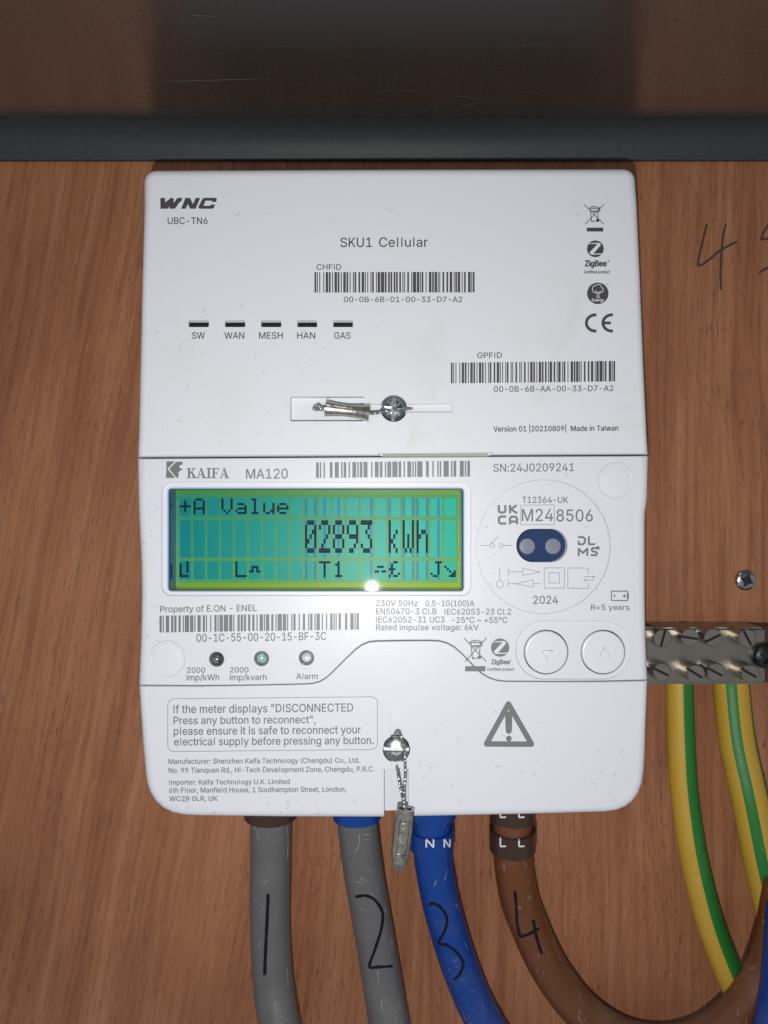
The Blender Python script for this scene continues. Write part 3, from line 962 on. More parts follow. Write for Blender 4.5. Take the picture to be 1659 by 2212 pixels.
# ------------------------------------------------------------------ display
LY = FY + 0.0070        # lit panel lies 7 mm behind the window
def flat_bm(rects, y):
    bm = bmesh.new()
    for a, b, c, d in rects:
        bm.faces.new([bm.verts.new(P(u, v, y)) for u, v in ((a, d), (c, d), (c, b), (a, b))])
    bm.normal_update()
    for f in bm.faces:
        if f.normal.y > 0: f.normal_flip()
    return bm
bm = flat_bm([(352, 1048, 1010, 1288)], LY)
ext = bmesh.ops.extrude_face_region(bm, geom=bm.faces[:])
disp = link('display', flat_bm([(366, 1054, 1004, 1282)], LY), M['lcd_bg'], meter, flat=True)
bm.free()
DX = lambda k: 387.6 + 30.12 * k
CW = 24.9; PX = CW / 5
ROWS = [(1076.6, 1115.6, 8), (1123.8, 1204.6, 16), (1212.2, 1251.8, 8)]
link('display_grid', flat_bm([(379, 1069, 991, 1259)], LY - 0.000025), M['lcd_grid'], disp, flat=True)
cells = [(DX(k), r0 - 0.4, DX(k) + CW, r1) for r0, r1, n in ROWS for k in range(20)]
link('display_cells', flat_bm(cells, LY - 0.00005), M['lcd_cell'], disp, flat=True)
GL = {'+': ['00000', '00100', '00100', '11111', '00100', '00100', '00000'], 'A': ['01110', '10001', '10001', '10001', '11111', '10001', '10001'],
      'V': ['10001', '10001', '10001', '10001', '10001', '01010', '00100'], 'a': ['00000', '00000', '01110', '00001', '01111', '10001', '01111'],
      'l': ['01100', '00100', '00100', '00100', '00100', '00100', '01110'], 'u': ['00000', '00000', '10001', '10001', '10001', '10011', '01101'],
      'e': ['00000', '00000', '01110', '10001', '11111', '10000', '01110'], '0': ['01110', '10001', '10011', '10101', '11001', '10001', '01110'],
      '2': ['01110', '10001', '00001', '00010', '00100', '01000', '11111'], '8': ['01110', '10001', '10001', '01110', '10001', '10001', '01110'],
      '9': ['01110', '10001', '10001', '01111', '00001', '00010', '01100'], '3': ['11111', '00010', '00100', '00010', '00001', '10001', '01110'],
      'k': ['10000', '10000', '10010', '10100', '11000', '10100', '10010'], 'W': ['10001', '10001', '10001', '10101', '10101', '10101', '01010'],
      'h': ['10000', '10000', '10110', '11001', '10001', '10001', '10001'], 'T': ['11111', '00100', '00100', '00100', '00100', '00100', '00100'],
      '1': ['00100', '01100', '00100', '00100', '00100', '00100', '01110'], 'L': ['10000', '10000', '10000', '10000', '10000', '10000', '11111'],
      'U': ['00010', '10010', '10010', '10010', '10010', '10000', '11110'], 'n': ['00000', '00000', '01110', '01010', '11011', '00000', '00000'],
      '=': ['00000', '00000', '01110', '00000', '11011', '00000', '00000'], 'E': ['00110', '01000', '01000', '11100', '01000', '01001', '10110'],
      'J': ['00111', '00010', '00010', '00010', '00010', '10010', '01100'], '>': ['00000', '00000', '10000', '01000', '00101', '00011', '00111']}
LINES = ['+A Value', '         02893 kWh', 'U   Ln    T1  =E  J>']
for (r0, r1, n), line in zip(ROWS, LINES):
    ph = (r1 - r0) / 8
    rects = []
    for k, ch in enumerate(line):
        if ch == ' ': continue
        for j, row in enumerate(GL[ch]):
            for i, b in enumerate(row):
                if b == '0': continue
                x = DX(k) + i * PX
                for h in range(n // 8):
                    hh = ph / (n // 8)
                    y = r0 + j * ph + h * hh
                    rects.append((x + 0.08, y + 0.10, x + PX - 0.14, y + hh - 0.16))
    link('display_text', flat_bm(rects, LY - 0.00010), M['lcd_dot'], disp, flat=True)
gh = []
for k, i in ((10, 2), (11, 2), (15, 0), (16, 0), (16, 4), (17, 0), (17, 4), (13, 4), (18, 3), (9, 0), (9, 4)):
    for r0, r1, n in ROWS:
        gh.append((DX(k) + i * PX, r0, DX(k) + (i + 1) * PX, r1))
link('display_ghost_lines', flat_bm(gh, LY - 0.000075), M['lcd_ghost'], disp, flat=True)
# blue walls of the window, bright rim, clear front
bm = bmesh.new()
fo = rrect(360.0, 1053.5, 1003.5, 1278.7, 8.7, 6)
o0 = ring_verts(bm, fo, [0.0012] * len(fo)); o1 = ring_verts(bm, fo, [0.0076] * len(fo))
fi = rrect(364.5, 1057, 999.0, 1275.5, 5, 6)
i0 = ring_verts(bm, fi, [0.0016] * len(fi)); i1 = ring_verts(bm, fi, [0.0076] * len(fi))
bridge(bm, o0, o1); bridge(bm, i0, i1); bridge(bm, o0, i0); bridge(bm, o1, i1)
bmesh.ops.recalc_face_normals(bm, faces=bm.faces)
wf = link('window_frame', bm, M['bezel'], meter)
bm = bmesh.new()
r1_ = rrect(359.9, 1053.4, 1003.6, 1278.8, 8.8, 6)
rr = [(offset_poly(r1_, -0.1), 0.0011), (offset_poly(r1_, -0.3), 0.0006), (offset_poly(r1_, -1.2), 0.00045), (offset_poly(r1_, -2.3), 0.0006), (offset_poly(r1_, -2.6), 0.0011)]
rg = [ring_verts(bm, p, [d] * len(p)) for p, d in rr]
for a, b in zip(rg, rg[1:] + rg[:1]): bridge(bm, a, b)
bmesh.ops.recalc_face_normals(bm, faces=bm.faces)
link('window_rim', bm, M['rim'], wf, sharp=60)
bm = bmesh.new()
w_ = offset_poly(r1_, -2.3)
# lean added to the clear window to lower the flash glint; upper edge deeper
bm.faces.new(ring_verts(bm, w_, [0.00098 - (v - 1166.0) * S * math.tan(math.radians(1.95)) for u, v in w_]))
bm.normal_update()
for f in bm.faces:
    if f.normal.y > 0: f.normal_flip()
link('window_pane', bm, M['glass'], wf, flat=True)

# ------------------------------------------------------------------ print on the meter body
B = lambda *a, **k: text(*a, body, k.pop('mat', 'ink'), **k)
WB = 0.25
Z5 = zz((293.8, 976.4), 3.69)
mark('printed_logo', [ccw(flip(Z5((243, 75), (310, 75), (250, 133), (312, 206), (240, 207)))), ccw(flip(Z5((322, 78), (372, 77), (370, 102), (348, 105), (346, 122), (372, 140), (348, 152), (340, 158), (338, 205), (322, 205), (264, 133))))], body)
# serif maker's name
def serif(u0, u1, vt, vb):
    LT = {'K': (1.10, [rect(.13, 0, .37, 1), rect(0, 0, .5, .09), rect(0, .91, .5, 1), [(.37, .42), (.37, .55), (.80, .95), (.93, .95)], [(.45, .60), (.62, .68), (1.06, .04), (.74, .04)], rect(.62, .91, 1.02, 1), rect(.64, 0, 1.12, .09)]),
          'A': (1.10, [[(.10, .03), (.19, .03), (.56, 1.0), (.47, 1.0)], [(.42, 1.02), (.60, 1.02), (1.00, .03), (.72, .03)], rect(.27, .27, .78, .36), rect(0, 0, .34, .08), rect(.60, 0, 1.12, .08)]),
          'I': (0.56, [rect(.16, 0, .40, 1), rect(0, 0, .56, .09), rect(0, .91, .56, 1)]),
          'F': (0.90, [rect(.13, 0, .37, 1), rect(0, 0, .52, .09), rect(0, .91, .86, 1), rect(.3, .46, .66, .55), rect(.80, .70, .88, 1), rect(.60, .36, .68, .65)])}
    x = 0; cs = []
    for ch in 'KAIFA':
        w, pl = LT[ch]
        for p in pl: cs.append([(a + x, b) for a, b in p])
        x += w + 0.04
    k = (u1 - u0) / (x - 0.04)
    return [ccw([(u0 + a * k, -(vb - b * (vb - vt))) for a, b in c]) for c in cs]
mark('printed_text', serif(403.6, 495, 1011.2, 1033), body)
B('MA120', 531.8, 621.7, 1013.2, 1034, wt=0.3, dv=-0.5)
barcode([104] + B_('24J0') + [99, 20, 92, 41], 683, 1015, 999, 1032.5, 995.4, 1029.5, body, 'ink', 0.2)
B('SN:24J0209241', 1065.5, 1240, 1002.2, 1019.2, wt=0.25, dv=-1.6)
B('T12364-UK', 1128, 1227, 1073, 1086.4, wt=0.25)
Z7 = zz((1002.3, 976.4), 4.0)
cs = []
for p in (((301, 458), (301, 512), (313, 523), (345, 523), (357, 512), (357, 458)), ((397, 457), (397, 532)), ((456, 460), (404, 494), (459, 530)),
          ((366, 558), (315, 558), (302, 570), (302, 606), (314, 618), (366, 618)), ((397, 626), (397, 574), (411, 559), (445, 559), (458, 573), (458, 626)), ((397, 601), (458, 601))):
    cs += stroke(Z7(*p), 5.0, round_=False)
mark('printed_symbol', cs, body)
mark('printed_box', stroke(Z7((490, 459), (780, 457), (783, 627), (489, 629)), 0.9, closed=True), body)
B('M24', 1127.2, 1195, 1099.6, 1125.6, wt=0.3)
B('8506', 1202, 1280.3, 1100.8, 1126.2, wt=0.3)
cs = []
for p in (((985, 736), (1030, 736), (1047, 752), (1042, 784), (1028, 797), (985, 797)), ((990, 768), (990, 797)), ((1079, 728), (1079, 797), (1130, 797)), ((991, 898), (991, 836), (1027, 872), (1065, 834), (1065, 898)),
          ((1148, 830), (1112, 830), (1101, 845), (1113, 860), (1142, 864), (1150, 878), (1140, 892), (1095, 892))):
    cs += stroke(Z7(*p), 4.2, round_=False)
c_ = Z7((1157, 829))[0]; cs.append(ccw(circle(c_[0], -c_[1], 4.0, 14)))
mark('printed_logo', cs, body)
LW = 1.0
def sym(polys, circs=(), closed=()):
    cs = []
    for p in polys: cs += stroke(Z7(*p), LW)
    for p in closed: cs += stroke(Z7(*p), LW, closed=True)
    for x, y, r in circs:
        cs += stroke(Z7(*circle(x, y, r, 24)), LW, closed=True)
    mark('printed_symbol', cs, body, 'inkthin')
sym([((138, 808), (226, 808)), ((233, 792), (297, 731)), ((338, 808), (420, 808))], [(246, 809, 19), (319, 809, 18)])
sym([((308, 1002), (308, 1112))], [(310, 1143), ] and [(310, 1143, 31)])
sym([((383, 998), (383, 1066)), ((383, 1035), (508, 1035))], (), [((508, 1003), (508, 1066), (658, 1037))])
sym([((383, 1097), (383, 1168)), ((383, 1138), (447, 1138)), ((598, 1138), (658, 1138))], (), [((598, 1107), (598, 1168), (447, 1138))])
sym([], (), [((693, 1001), (867, 1001), (867, 1176), (693, 1176)), ((733, 1044), (824, 1044), (824, 1132), (735, 1132))])
sym([((1072, 1055), (1072, 1003), (897, 1002), (897, 1177), (1075, 1179), (1075, 1130)), ((1037, 1077), (1128, 1077), (1112, 1068)), ((1128, 1077), (1112, 1087)), ((1128, 1106), (1040, 1106), (1054, 1097)), ((1040, 1106), (1054, 1116))])
B('2024', 1151.8, 1205.3, 1287.2, 1304.2, wt=0.3)
Z8 = zz((1002.3, 1261.5), 4.0)
cs = stroke(Z8((1274, 62), (1412, 62), (1412, 144), (1274, 142)), 2.2, closed=True) + stroke(Z8((1420, 80), (1420, 125)), 1.8) + stroke(Z8((1300, 92), (1300, 115)), 2.6, round_=False) + stroke(Z8((1370, 104), (1402, 104)), 2.4, round_=False) + stroke(Z8((1386, 90), (1386, 118)), 2.4, round_=False)
mark('printed_symbol', cs, body)
B('R=5 years', 1276.5, 1359.4, 1306.2, 1317.8, wt=0.25)
B('230V 50Hz', 812.4, 902, 1296.8, 1309.2, wt=0.25); B('0,5-10(100)A', 919, 1024.6, 1297.2, 1309.4, wt=0.25)
B('EN50470-3 Cl.B', 812.4, 942.7, 1314.2, 1327, wt=0.25); B('IEC62053-23 Cl.2', 960.4, 1104, 1315, 1327.6, wt=0.25)
B('IEC62052-31 UC3', 812.4, 960.3, 1332, 1344.8, wt=0.25); B('-25°C ~ +55°C', 976.4, 1095.7, 1333, 1345.6, wt=0.25)
B('Rated impulse voltage: 6kV', 812.4, 1034, 1349, 1361.4, wt=0.25)
B('Property of E.ON - ENEL', 346.4, 554.8, 1309.2, 1322.6, wt=0.3, dv=-2.8)
barcode([105, 0, 100] + B_('1C') + [99, 55, 0, 20, 15, 100] + B_('BF3C'), 344.8, 775, 1330, 1366.2, 1324.2, 1360, body, 'ink', 0.15)
B('00-1C-55-00-20-15-BF-3C', 424.6, 704.6, 1369.6, 1386.6, wt=0.3, dv=-4.4)
B('2000', 404.2, 443, 1441.8, 1453.2, wt=0.3); B('imp/kWh', 403.2, 473.4, 1457.2, 1469.8, wt=0.3, dv=-0.5)
B('2000', 497, 536.7, 1441.2, 1452.6, wt=0.3); B('imp/kvarh', 496.2, 575.8, 1456.8, 1469.4, wt=0.3, dv=-0.5)
B('Alarm', 640, 686.6, 1454.6, 1467, wt=0.3)
fw = lambda a, b: (1001.6 + (a - 200) / 500 * 49.4, 1377.6 + (b - 315) / 490 * 51.5)
weee(body, 'ink', fw, 2.2, (1004.6, 1439, 1048.4, 1450.2))
zig(body, 'ink', 1080.3, 1398.8, 19.8)
B('ZigBee', 1061.7, 1101, 1425, 1434.8, wt=0.75)
mark('printed_logo', [circle(1103.4, -1426, 1.5, 10)], body)
B('Certified product', 1052.2, 1110.6, 1442.4, 1448.8, wt=0.3)

# print on the terminal cover
K = lambda *a, **k: text(*a, cov, k.pop('mat', 'ink'), **k)
K('If the meter displays "DISCONNECTED', 375, 762.6, 1523.2, 1540.6, dv=-3.8, wt=0.3)
K('Press any button to reconnect",', 375, 681.6, 1548.2, 1564.4, dv=-2.4, wt=0.3)
K('please ensure it is safe to reconnect your', 375.4, 779.4, 1571, 1587.6, dv=-3.4, wt=0.3)
K('electrical supply before pressing any button.', 376.4, 807, 1594, 1610.4, dv=-3.4, wt=0.3)
box = [(u, v + (-4.6 * (u - 362) / 453)) for u, v in rrect(362.4, 1509.6, 815.4, 1623.6, 14, 6)]
mark('printed_box', stroke(box, 1.1, closed=True), cov, 'inkthin')
K('Manufacturer: Shenzhen Kaifa Technology (Chengdu) Co., Ltd.', 364.4, 776.7, 1639.6, 1650.2, dv=-3.0, wt=0.25)
K('No. 99 Tianquan Rd., Hi-Tech Development Zone, Chengdu, P.R.C.', 364.4, 808.5, 1658.6, 1669.4, dv=-3.0, wt=0.25)
K('Importer: Kaifa Technology U.K. Limited', 365.8, 625.7, 1684.8, 1695.2, dv=-1.8, wt=0.25)
K('6th Floor, Manfield House, 1 Southampton Street, London,', 365.8, 747.4, 1701.6, 1712.4, dv=-2.4, wt=0.25)
K('WC2R 0LR, UK', 365.8, 470, 1720, 1730.4, dv=-0.6, wt=0.25)
zt_ = zz((1019.6, 1486.2), 9.6)
cs = stroke(zt_((755, 330), (300, 1160), (1235, 1165)), 11.8, closed=True)
cs += [ccw(flip(zt_((685, 545), (700, 500), (760, 478), (818, 500), (836, 550), (828, 880), (812, 930), (760, 952), (712, 930), (697, 880))))]
c_ = zt_((763, 1048))[0]; cs.append(ccw(circle(c_[0], -c_[1], 6.2, 20)))
mark('warning_symbol', cs, cov)

# stray dust fibres lying on the faces
def fibres(parent, n, box, seed):
    r = random.Random(seed)
    cs = []
    for i in range(n):
        u = r.uniform(box[0], box[2]); v = r.uniform(box[1], box[3])
        a = r.uniform(0, 6.28); L = r.uniform(4, 15); k = r.uniform(-0.5, 0.5)
        pts = [(u, v)]
        for j in range(6):
            a += k + r.uniform(-0.3, 0.3)
            u += L / 6 * math.cos(a); v += L / 6 * math.sin(a)
            pts.append((u, v))
        cs.append((pts, r.uniform(0.35, 0.7)))
    for i in range(n):
        u = r.uniform(box[0], box[2]); v = r.uniform(box[1], box[3])
        cs.append(([(u, v), (u + r.uniform(.5, 1.6), v + r.uniform(-.8, .8))], r.uniform(0.8, 1.5)))
    bm = bmesh.new()
    for pts, w in cs:
        path = [fp(u, v, -0.00008 - 0.00008 * r.random()) for u, v in pts]
        tube(bm, path, w * S * 0.5, 4)
    link('dust_fibres', bm, M['fibre'], parent, 'stuff')
fibres(hb, 26, (312, 660, 720, 975), 3)
fibres(hb, 16, (340, 400, 1370, 960), 4)
fibres(body, 10, (315, 1060, 345, 1400), 5)
fibres(body, 10, (1030, 1000, 1360, 1330), 6)
fibres(cov, 26, (880, 1500, 1370, 1740), 8)
fibres(cov, 12, (360, 1725, 820, 1757), 9)

# ------------------------------------------------------------------ wire seals
def twisted(bm, path, r, turns, n=7, strands=3, rs=None):
    fr = frames(path)
    N_ = len(path)
    for s in range(strands):
        pth = []
        for i, (p, (t, a, b)) in enumerate(zip(path, fr)):
            ph = 2 * math.pi * (turns * i / (N_ - 1) + s / strands)
            pth.append(p + (a * math.cos(ph) + b * math.sin(ph)) * r * 0.5)
        tube(bm, pth, rs or r * 0.56, n)
def dense(pts, per): return catmull(pts, per)

# upper seal: crimp lying in the slot, wire over the screw
s1 = root('wire_seal', fp(750, 888, -0.001), 'short round metal crimp on a wire lying in the long slot of the upper module', 'wire seal', 'wire security seals')
A0, A1 = fp(704, 883, -0.0006), fp(798, 893.5, -0.0012)
ax = (A1 - A0).normalized()
bm = bmesh.new()
path = [A0 + (A1 - A0) * i / 16 for i in range(17)]
radf = lambda t: (0.00205 - 0.00060 * math.sin(math.pi * min(1, max(0, (t - 0.03) / 0.94))) ** 0.8) * (1.0 + 0.12 * t)
tube(bm, path, 0, 28, cap=False, radf=radf)
tube(bm, path, 0, 28, cap=False, radf=lambda t: radf(t) - 0.00045)
fA = [list(bm.verts)[i] for i in range(28)]
vl = list(bm.verts); nt_ = 17 * 28
for k in range(28):
    for base in (0, 16 * 28):
        a, b = vl[base + k], vl[base + (k + 1) % 28]
        c, d = vl[nt_ + base + (k + 1) % 28], vl[nt_ + base + k]
        bm.faces.new((a, b, c, d))
bmesh.ops.recalc_face_normals(bm, faces=bm.faces)
link('crimp', bm, M['ferrule'], s1, sharp=50)
bm = bmesh.new()
for off, end in (((0, 0), (676, 884)), ((1.2, 5), (680, 887)), ((0, -4), (678, 880)), ((0, 3), (684, 877))):
    p = [fp(790, 892 + off[1] * .4, -0.0008), fp(740, 888 + off[1] * .4, -0.0008), fp(706, 884 + off[1] * .5, -0.0008), fp(694, 883 + off[1] * .7, -0.0009), fp(end[0] + 6, end[1], -0.0012), fp(*end, -0.0010)]
    twisted(bm, dense(p, 10), 0.00026, 10)
link('cut_wire_end', bm, M['wire'], s1)
bm = bmesh.new()
twisted(bm, dense([fp(786, 889, -0.0010), fp(808, 891, -0.0007), fp(830, 889, -0.0009), fp(852, 885.5, -0.0010), fp(872, 883.5, -0.0007), fp(884, 882.5, 0.0000), fp(890, 881.5, 0.0011)], 16), 0.00030, 11)
twisted(bm, dense([fp(786, 895, -0.0009), fp(808, 894.5, -0.0006), fp(826, 892, -0.0004), fp(842, 889, -0.0004), fp(856, 886.5, -0.0004), fp(884, 883.5, 0.0002)], 16), 0.00028, 9)
link('wire', bm, M['wire'], s1)

# lower seal: loop through the cover screw and a hanging flat crimp
s2 = root('wire_seal', fp(868, 1790, -0.003), 'hanging wire seal with a flat stamped metal crimp below the slotted cover screw', 'wire seal', 'wire security seals')
bm = bmesh.new()
twisted(bm, dense([fp(852, 1606, 0.0010), fp(853, 1588, -0.0002), fp(856, 1579, -0.0010), fp(861, 1578, -0.0012), fp(867, 1590, -0.0013), fp(872, 1612, -0.0015), fp(874.5, 1640, -0.0015), fp(874.5, 1670, -0.0018), fp(872.5, 1700, -0.0022), fp(872, 1728, -0.0030), fp(874, 1742, -0.0034)], 18), 0.00037, 26)
twisted(bm, dense([fp(857, 1655, 0.0012), fp(858.5, 1664, 0.0004), fp(863, 1690, -0.0008), fp(868, 1712, -0.0020), fp(872, 1730, -0.0030), fp(875.5, 1742, -0.0034)], 14), 0.00037, 10)
link('wire', bm, M['wire'], s2)
# crimp: flattened sleeve swept along its axis with a sunken stamped panel
c0, c1 = fp(875, 1735.5, -0.0036), fp(862.2, 1850.5, -0.0030)
axd = (c1 - c0).normalized()
side = axd.cross(Vector((0, -1, 0))).normalized()
if side.x < 0: side = -side
up = Vector((0, -1, 0)); up = (up - axd * up.dot(axd)).normalized()
bm = bmesh.new()
NS = 44
def crimp_ring(t, inner=False):
    c = c0 + (c1 - c0) * t
    w = 0.00225 * (1 + 0.10 * math.sin(math.pi * t)) * (1.0 if t < 0.85 else 1.0 - 0.18 * (t - 0.85) / 0.15)
    h = 0.00150
    if inner: w -= 0.0005; h -= 0.0005
    out = []
    for k in range(NS):
        a = 2 * math.pi * k / NS
        ca, sa = math.cos(a), math.sin(a)
        x = w * math.copysign(abs(ca) ** 0.80, ca); y = h * math.copysign(abs(sa) ** 0.80, sa)
        if not inner and y > 0 and 0.16 < t < 0.84 and -0.42 * w < x < 0.52 * w:
            y -= 0.00055
        out.append(bm.verts.new(c + side * x + up * y))
    return out
ts = [0, 0.015, 0.08, 0.155, 0.165, 0.3, 0.45, 0.6, 0.75, 0.835, 0.845, 0.92, 0.985, 1.0]
rg = [crimp_ring(t) for t in ts]
for a, b in zip(rg, rg[1:]): bridge(bm, a, b)
i0, i1 = crimp_ring(0, True), crimp_ring(1, True)
i0b, i1b = crimp_ring(0.12, True), crimp_ring(0.88, True)
bridge(bm, rg[0], i0); bridge(bm, rg[-1], i1); bridge(bm, i0, i0b); bridge(bm, i1, i1b)
bm.faces.new(i0b); bm.faces.new(i1b)
bmesh.ops.recalc_face_normals(bm, faces=bm.faces)
cr = link('crimp', bm, M['ferrule'], s2, sharp=40)
# worn raised stamping in the sunken panel
bm = bmesh.new()
for t, pts in ((0.30, ((-.5, -.4), (.4, -.5), (.4, .5), (-.4, .5))), (0.44, ((-.5, .4), (.3, .5), (.4, -.4))), (0.56, ((-.4, -.5), (.5, -.4), (0, .1), (.4, .5), (-.5, .4))), (0.70, ((-.5, -.5), (.4, -.3), (.4, .5)))):
    c = c0 + (c1 - c0) * t + side * 0.0001 + up * 0.00096
    tube(bm, [c + side * (a * 0.0012) + axd * (b * 0.0014) for a, b in pts], 0.00012, 6)
link('stamping', bm, M['ferrule'], cr)
bm = bmesh.new()
for i in range(9):
    a = (i - 4) / 4
    st = c1 - axd * 0.002 + side * (a * 0.0008) + up * (0.0003 * ((i % 3) - 1))
    p = [st, c1 + side * (a * 0.0010), c1 + axd * (0.0022 + 0.0004 * ((i * 7) % 3 - 1)) + side * (a * 0.00125 + 0.0001) + up * 0.0001 * ((i * 5) % 4 - 1.5)]
    tube(bm, dense(p, 5), 0.00016, 6)
link('cut_wire_end', bm, M['wire'], s2)

# ------------------------------------------------------------------ cables
def cable_path(pts, per=16): return catmull([P(u, v, y) for u, v, y in pts], per)
CAMP = Vector((0, CAMY, 0))
def bvh_of(bm):
    b2 = bm.copy(); bmesh.ops.triangulate(b2, faces=b2.faces)
    return BVHTree.FromBMesh(b2), b2
def hit(bvh, u, v):
    d = (P(u, v, FY) - CAMP).normalized()
    return bvh.ray_cast(CAMP, d)
def ink_on(bvh, strokes, w, mat, parent, name='handwritten_number', lift=0.00007, vary=0.0):
    """a pen line lying on a curved surface"""
    bm = bmesh.new()
    for st in strokes:
        pts = [Vector((q.x, q.y)) for q in catmull([(a, b, 0) for a, b in st], 8)]
        rows = []
        for i, p in enumerate(pts):
            t = (pts[min(i + 1, len(pts) - 1)] - pts[max(0, i - 1)])
            if t.length < 1e-6: continue
            t.normalize(); q = Vector((-t.y, t.x))
            ww = w * (1 + vary * math.sin(i * 0.7)) * (0.75 if i in (0, len(pts) - 1) else 1)
            row = []
            for s_ in (-1, -0.33, 0.33, 1):
                a = p + q * (ww / 2 * s_)
                loc, nor, _, _ = hit(bvh, a.x, a.y)
                if loc is None: row = None; break
                row.append(bm.verts.new(loc + nor * lift))
            if row is None:
                rows.append(None); continue
            rows.append(row)
        for a, b in zip(rows, rows[1:]):
            if a and b:
                for k in range(3): bm.faces.new((a[k], a[k + 1], b[k + 1], b[k]))
    bmesh.ops.recalc_face_normals(bm, faces=bm.faces)
    bm.normal_update()
    for f in bm.faces:
        if f.normal.dot(CAMP - f.calc_center_median()) < 0: f.normal_flip()
    bmesh.ops.delete(bm, geom=[v for v in bm.verts if not v.link_faces], context='VERTS')
    return link(name, bm, M[mat], parent, sharp=80)

def ring_on(path, r, va, vb, thick, mat, parent, flare=0.0, y=None, gapa=None):
    """clip-on marker ring around a cable between heights va and vb (v at the cable's depth)"""
    # points of the path between the two heights
    zs = [(i, V0 - p.z / sc(p.y)) for i, p in enumerate(path)]
    def at(v):
        for (i, a), (j, b) in zip(zs, zs[1:]):
            if a <= v <= b: return path[i].lerp(path[j], (v - a) / (b - a))
        return path[0]
    pa, pb = at(va), at(vb)
    pth = [pa.lerp(pb, k / 8) for k in range(9)]
    bm = bmesh.new()
    n = 48
    fr = frames(pth)
    def rings(rad):
        out = []
        for p, (t, a, b) in zip(pth, fr):
            out.append([bm.verts.new(p + (a * math.cos(2 * math.pi * k / n) + b * math.sin(2 * math.pi * k / n)) * rad) for k in range(n)])
        return out
    o_, i_ = rings(r + thick), rings(r + 0.0002)
    e0 = [bm.verts.new(v.co * 1.0) for v in o_[0]]
    for q in (o_, i_):
        for a, b in zip(q, q[1:]): bridge(bm, a, b)
    bm.verts.index_update()
    bridge(bm, o_[0], i_[0]); bridge(bm, o_[-1], i_[-1])
    bmesh.ops.delete(bm, geom=e0, context='VERTS')
    bmesh.ops.recalc_face_normals(bm, faces=bm.faces)
    bv, b2 = bvh_of(bm)
    b2.free()
    ob = link('marker_ring', bm, M[mat], parent, sharp=40)
    return ob, bv

ZB = lambda a, b: (484 + a / 2.341, 1711 + b / 2.341)
ZC = lambda a, b: (950.5 + a / 2.341, 1711 + b / 2.341)
CABLES = [
  ('grey', 'grey cable numbered 1 in black marker, leftmost below the meter', 'grey_cable', 0.00598,
   [(585, 1660, -0.0185), (585, 1763, -0.0175), (583.5, 1870, -0.0150), (583, 1984, -0.0130), (588, 2100, -0.0135), (602, 2212, -0.0170), (628, 2340, -0.0210)]),
  ('grey', 'grey cable numbered 2 in black marker, beside the blue cable', 'grey_cable', 0.00592,
   [(770, 1660, -0.0185), (771, 1763, -0.0175), (783, 1870, -0.0145), (802.5, 1984, -0.0125), (822, 2100, -0.0130), (840, 2212, -0.0160), (862, 2340, -0.0200)]),
  ('blue', 'blue cable numbered 3 in black marker with white N clip ring', 'blue_cable', 0.00565,
   [(933, 1660, -0.0185), (932, 1763, -0.0180), (934, 1840, -0.0165), (944, 1910, -0.0145), (961, 1984, -0.0125), (998, 2100, -0.0105), (1049, 2212, -0.0095), (1130, 2330, -0.0110), (1260, 2440, -0.016), (1430, 2480, -0.022), (1570, 2420, -0.027), (1650, 2300, -0.030), (1683, 2180, -0.030), (1696, 2060, -0.029), (1702, 1960, -0.026)]),
  ('brown', 'brown cable numbered 4 in black marker, curving back up at right', 'brown_cable', 0.00578,
   [(1107, 1660, -0.0185), (1107, 1763, -0.0180), (1108, 1850, -0.0165), (1119, 1930, -0.0145), (1136, 1984, -0.0125), (1188, 2095, -0.0105), (1258, 2185, -0.0095), (1345, 2243, -0.0095), (1440, 2261, -0.0110), (1530, 2240, -0.0150), (1606, 2178, -0.0185), (1655, 2090, -0.0190), (1682, 1990, -0.0190), (1694, 1900, -0.0185)]),
]
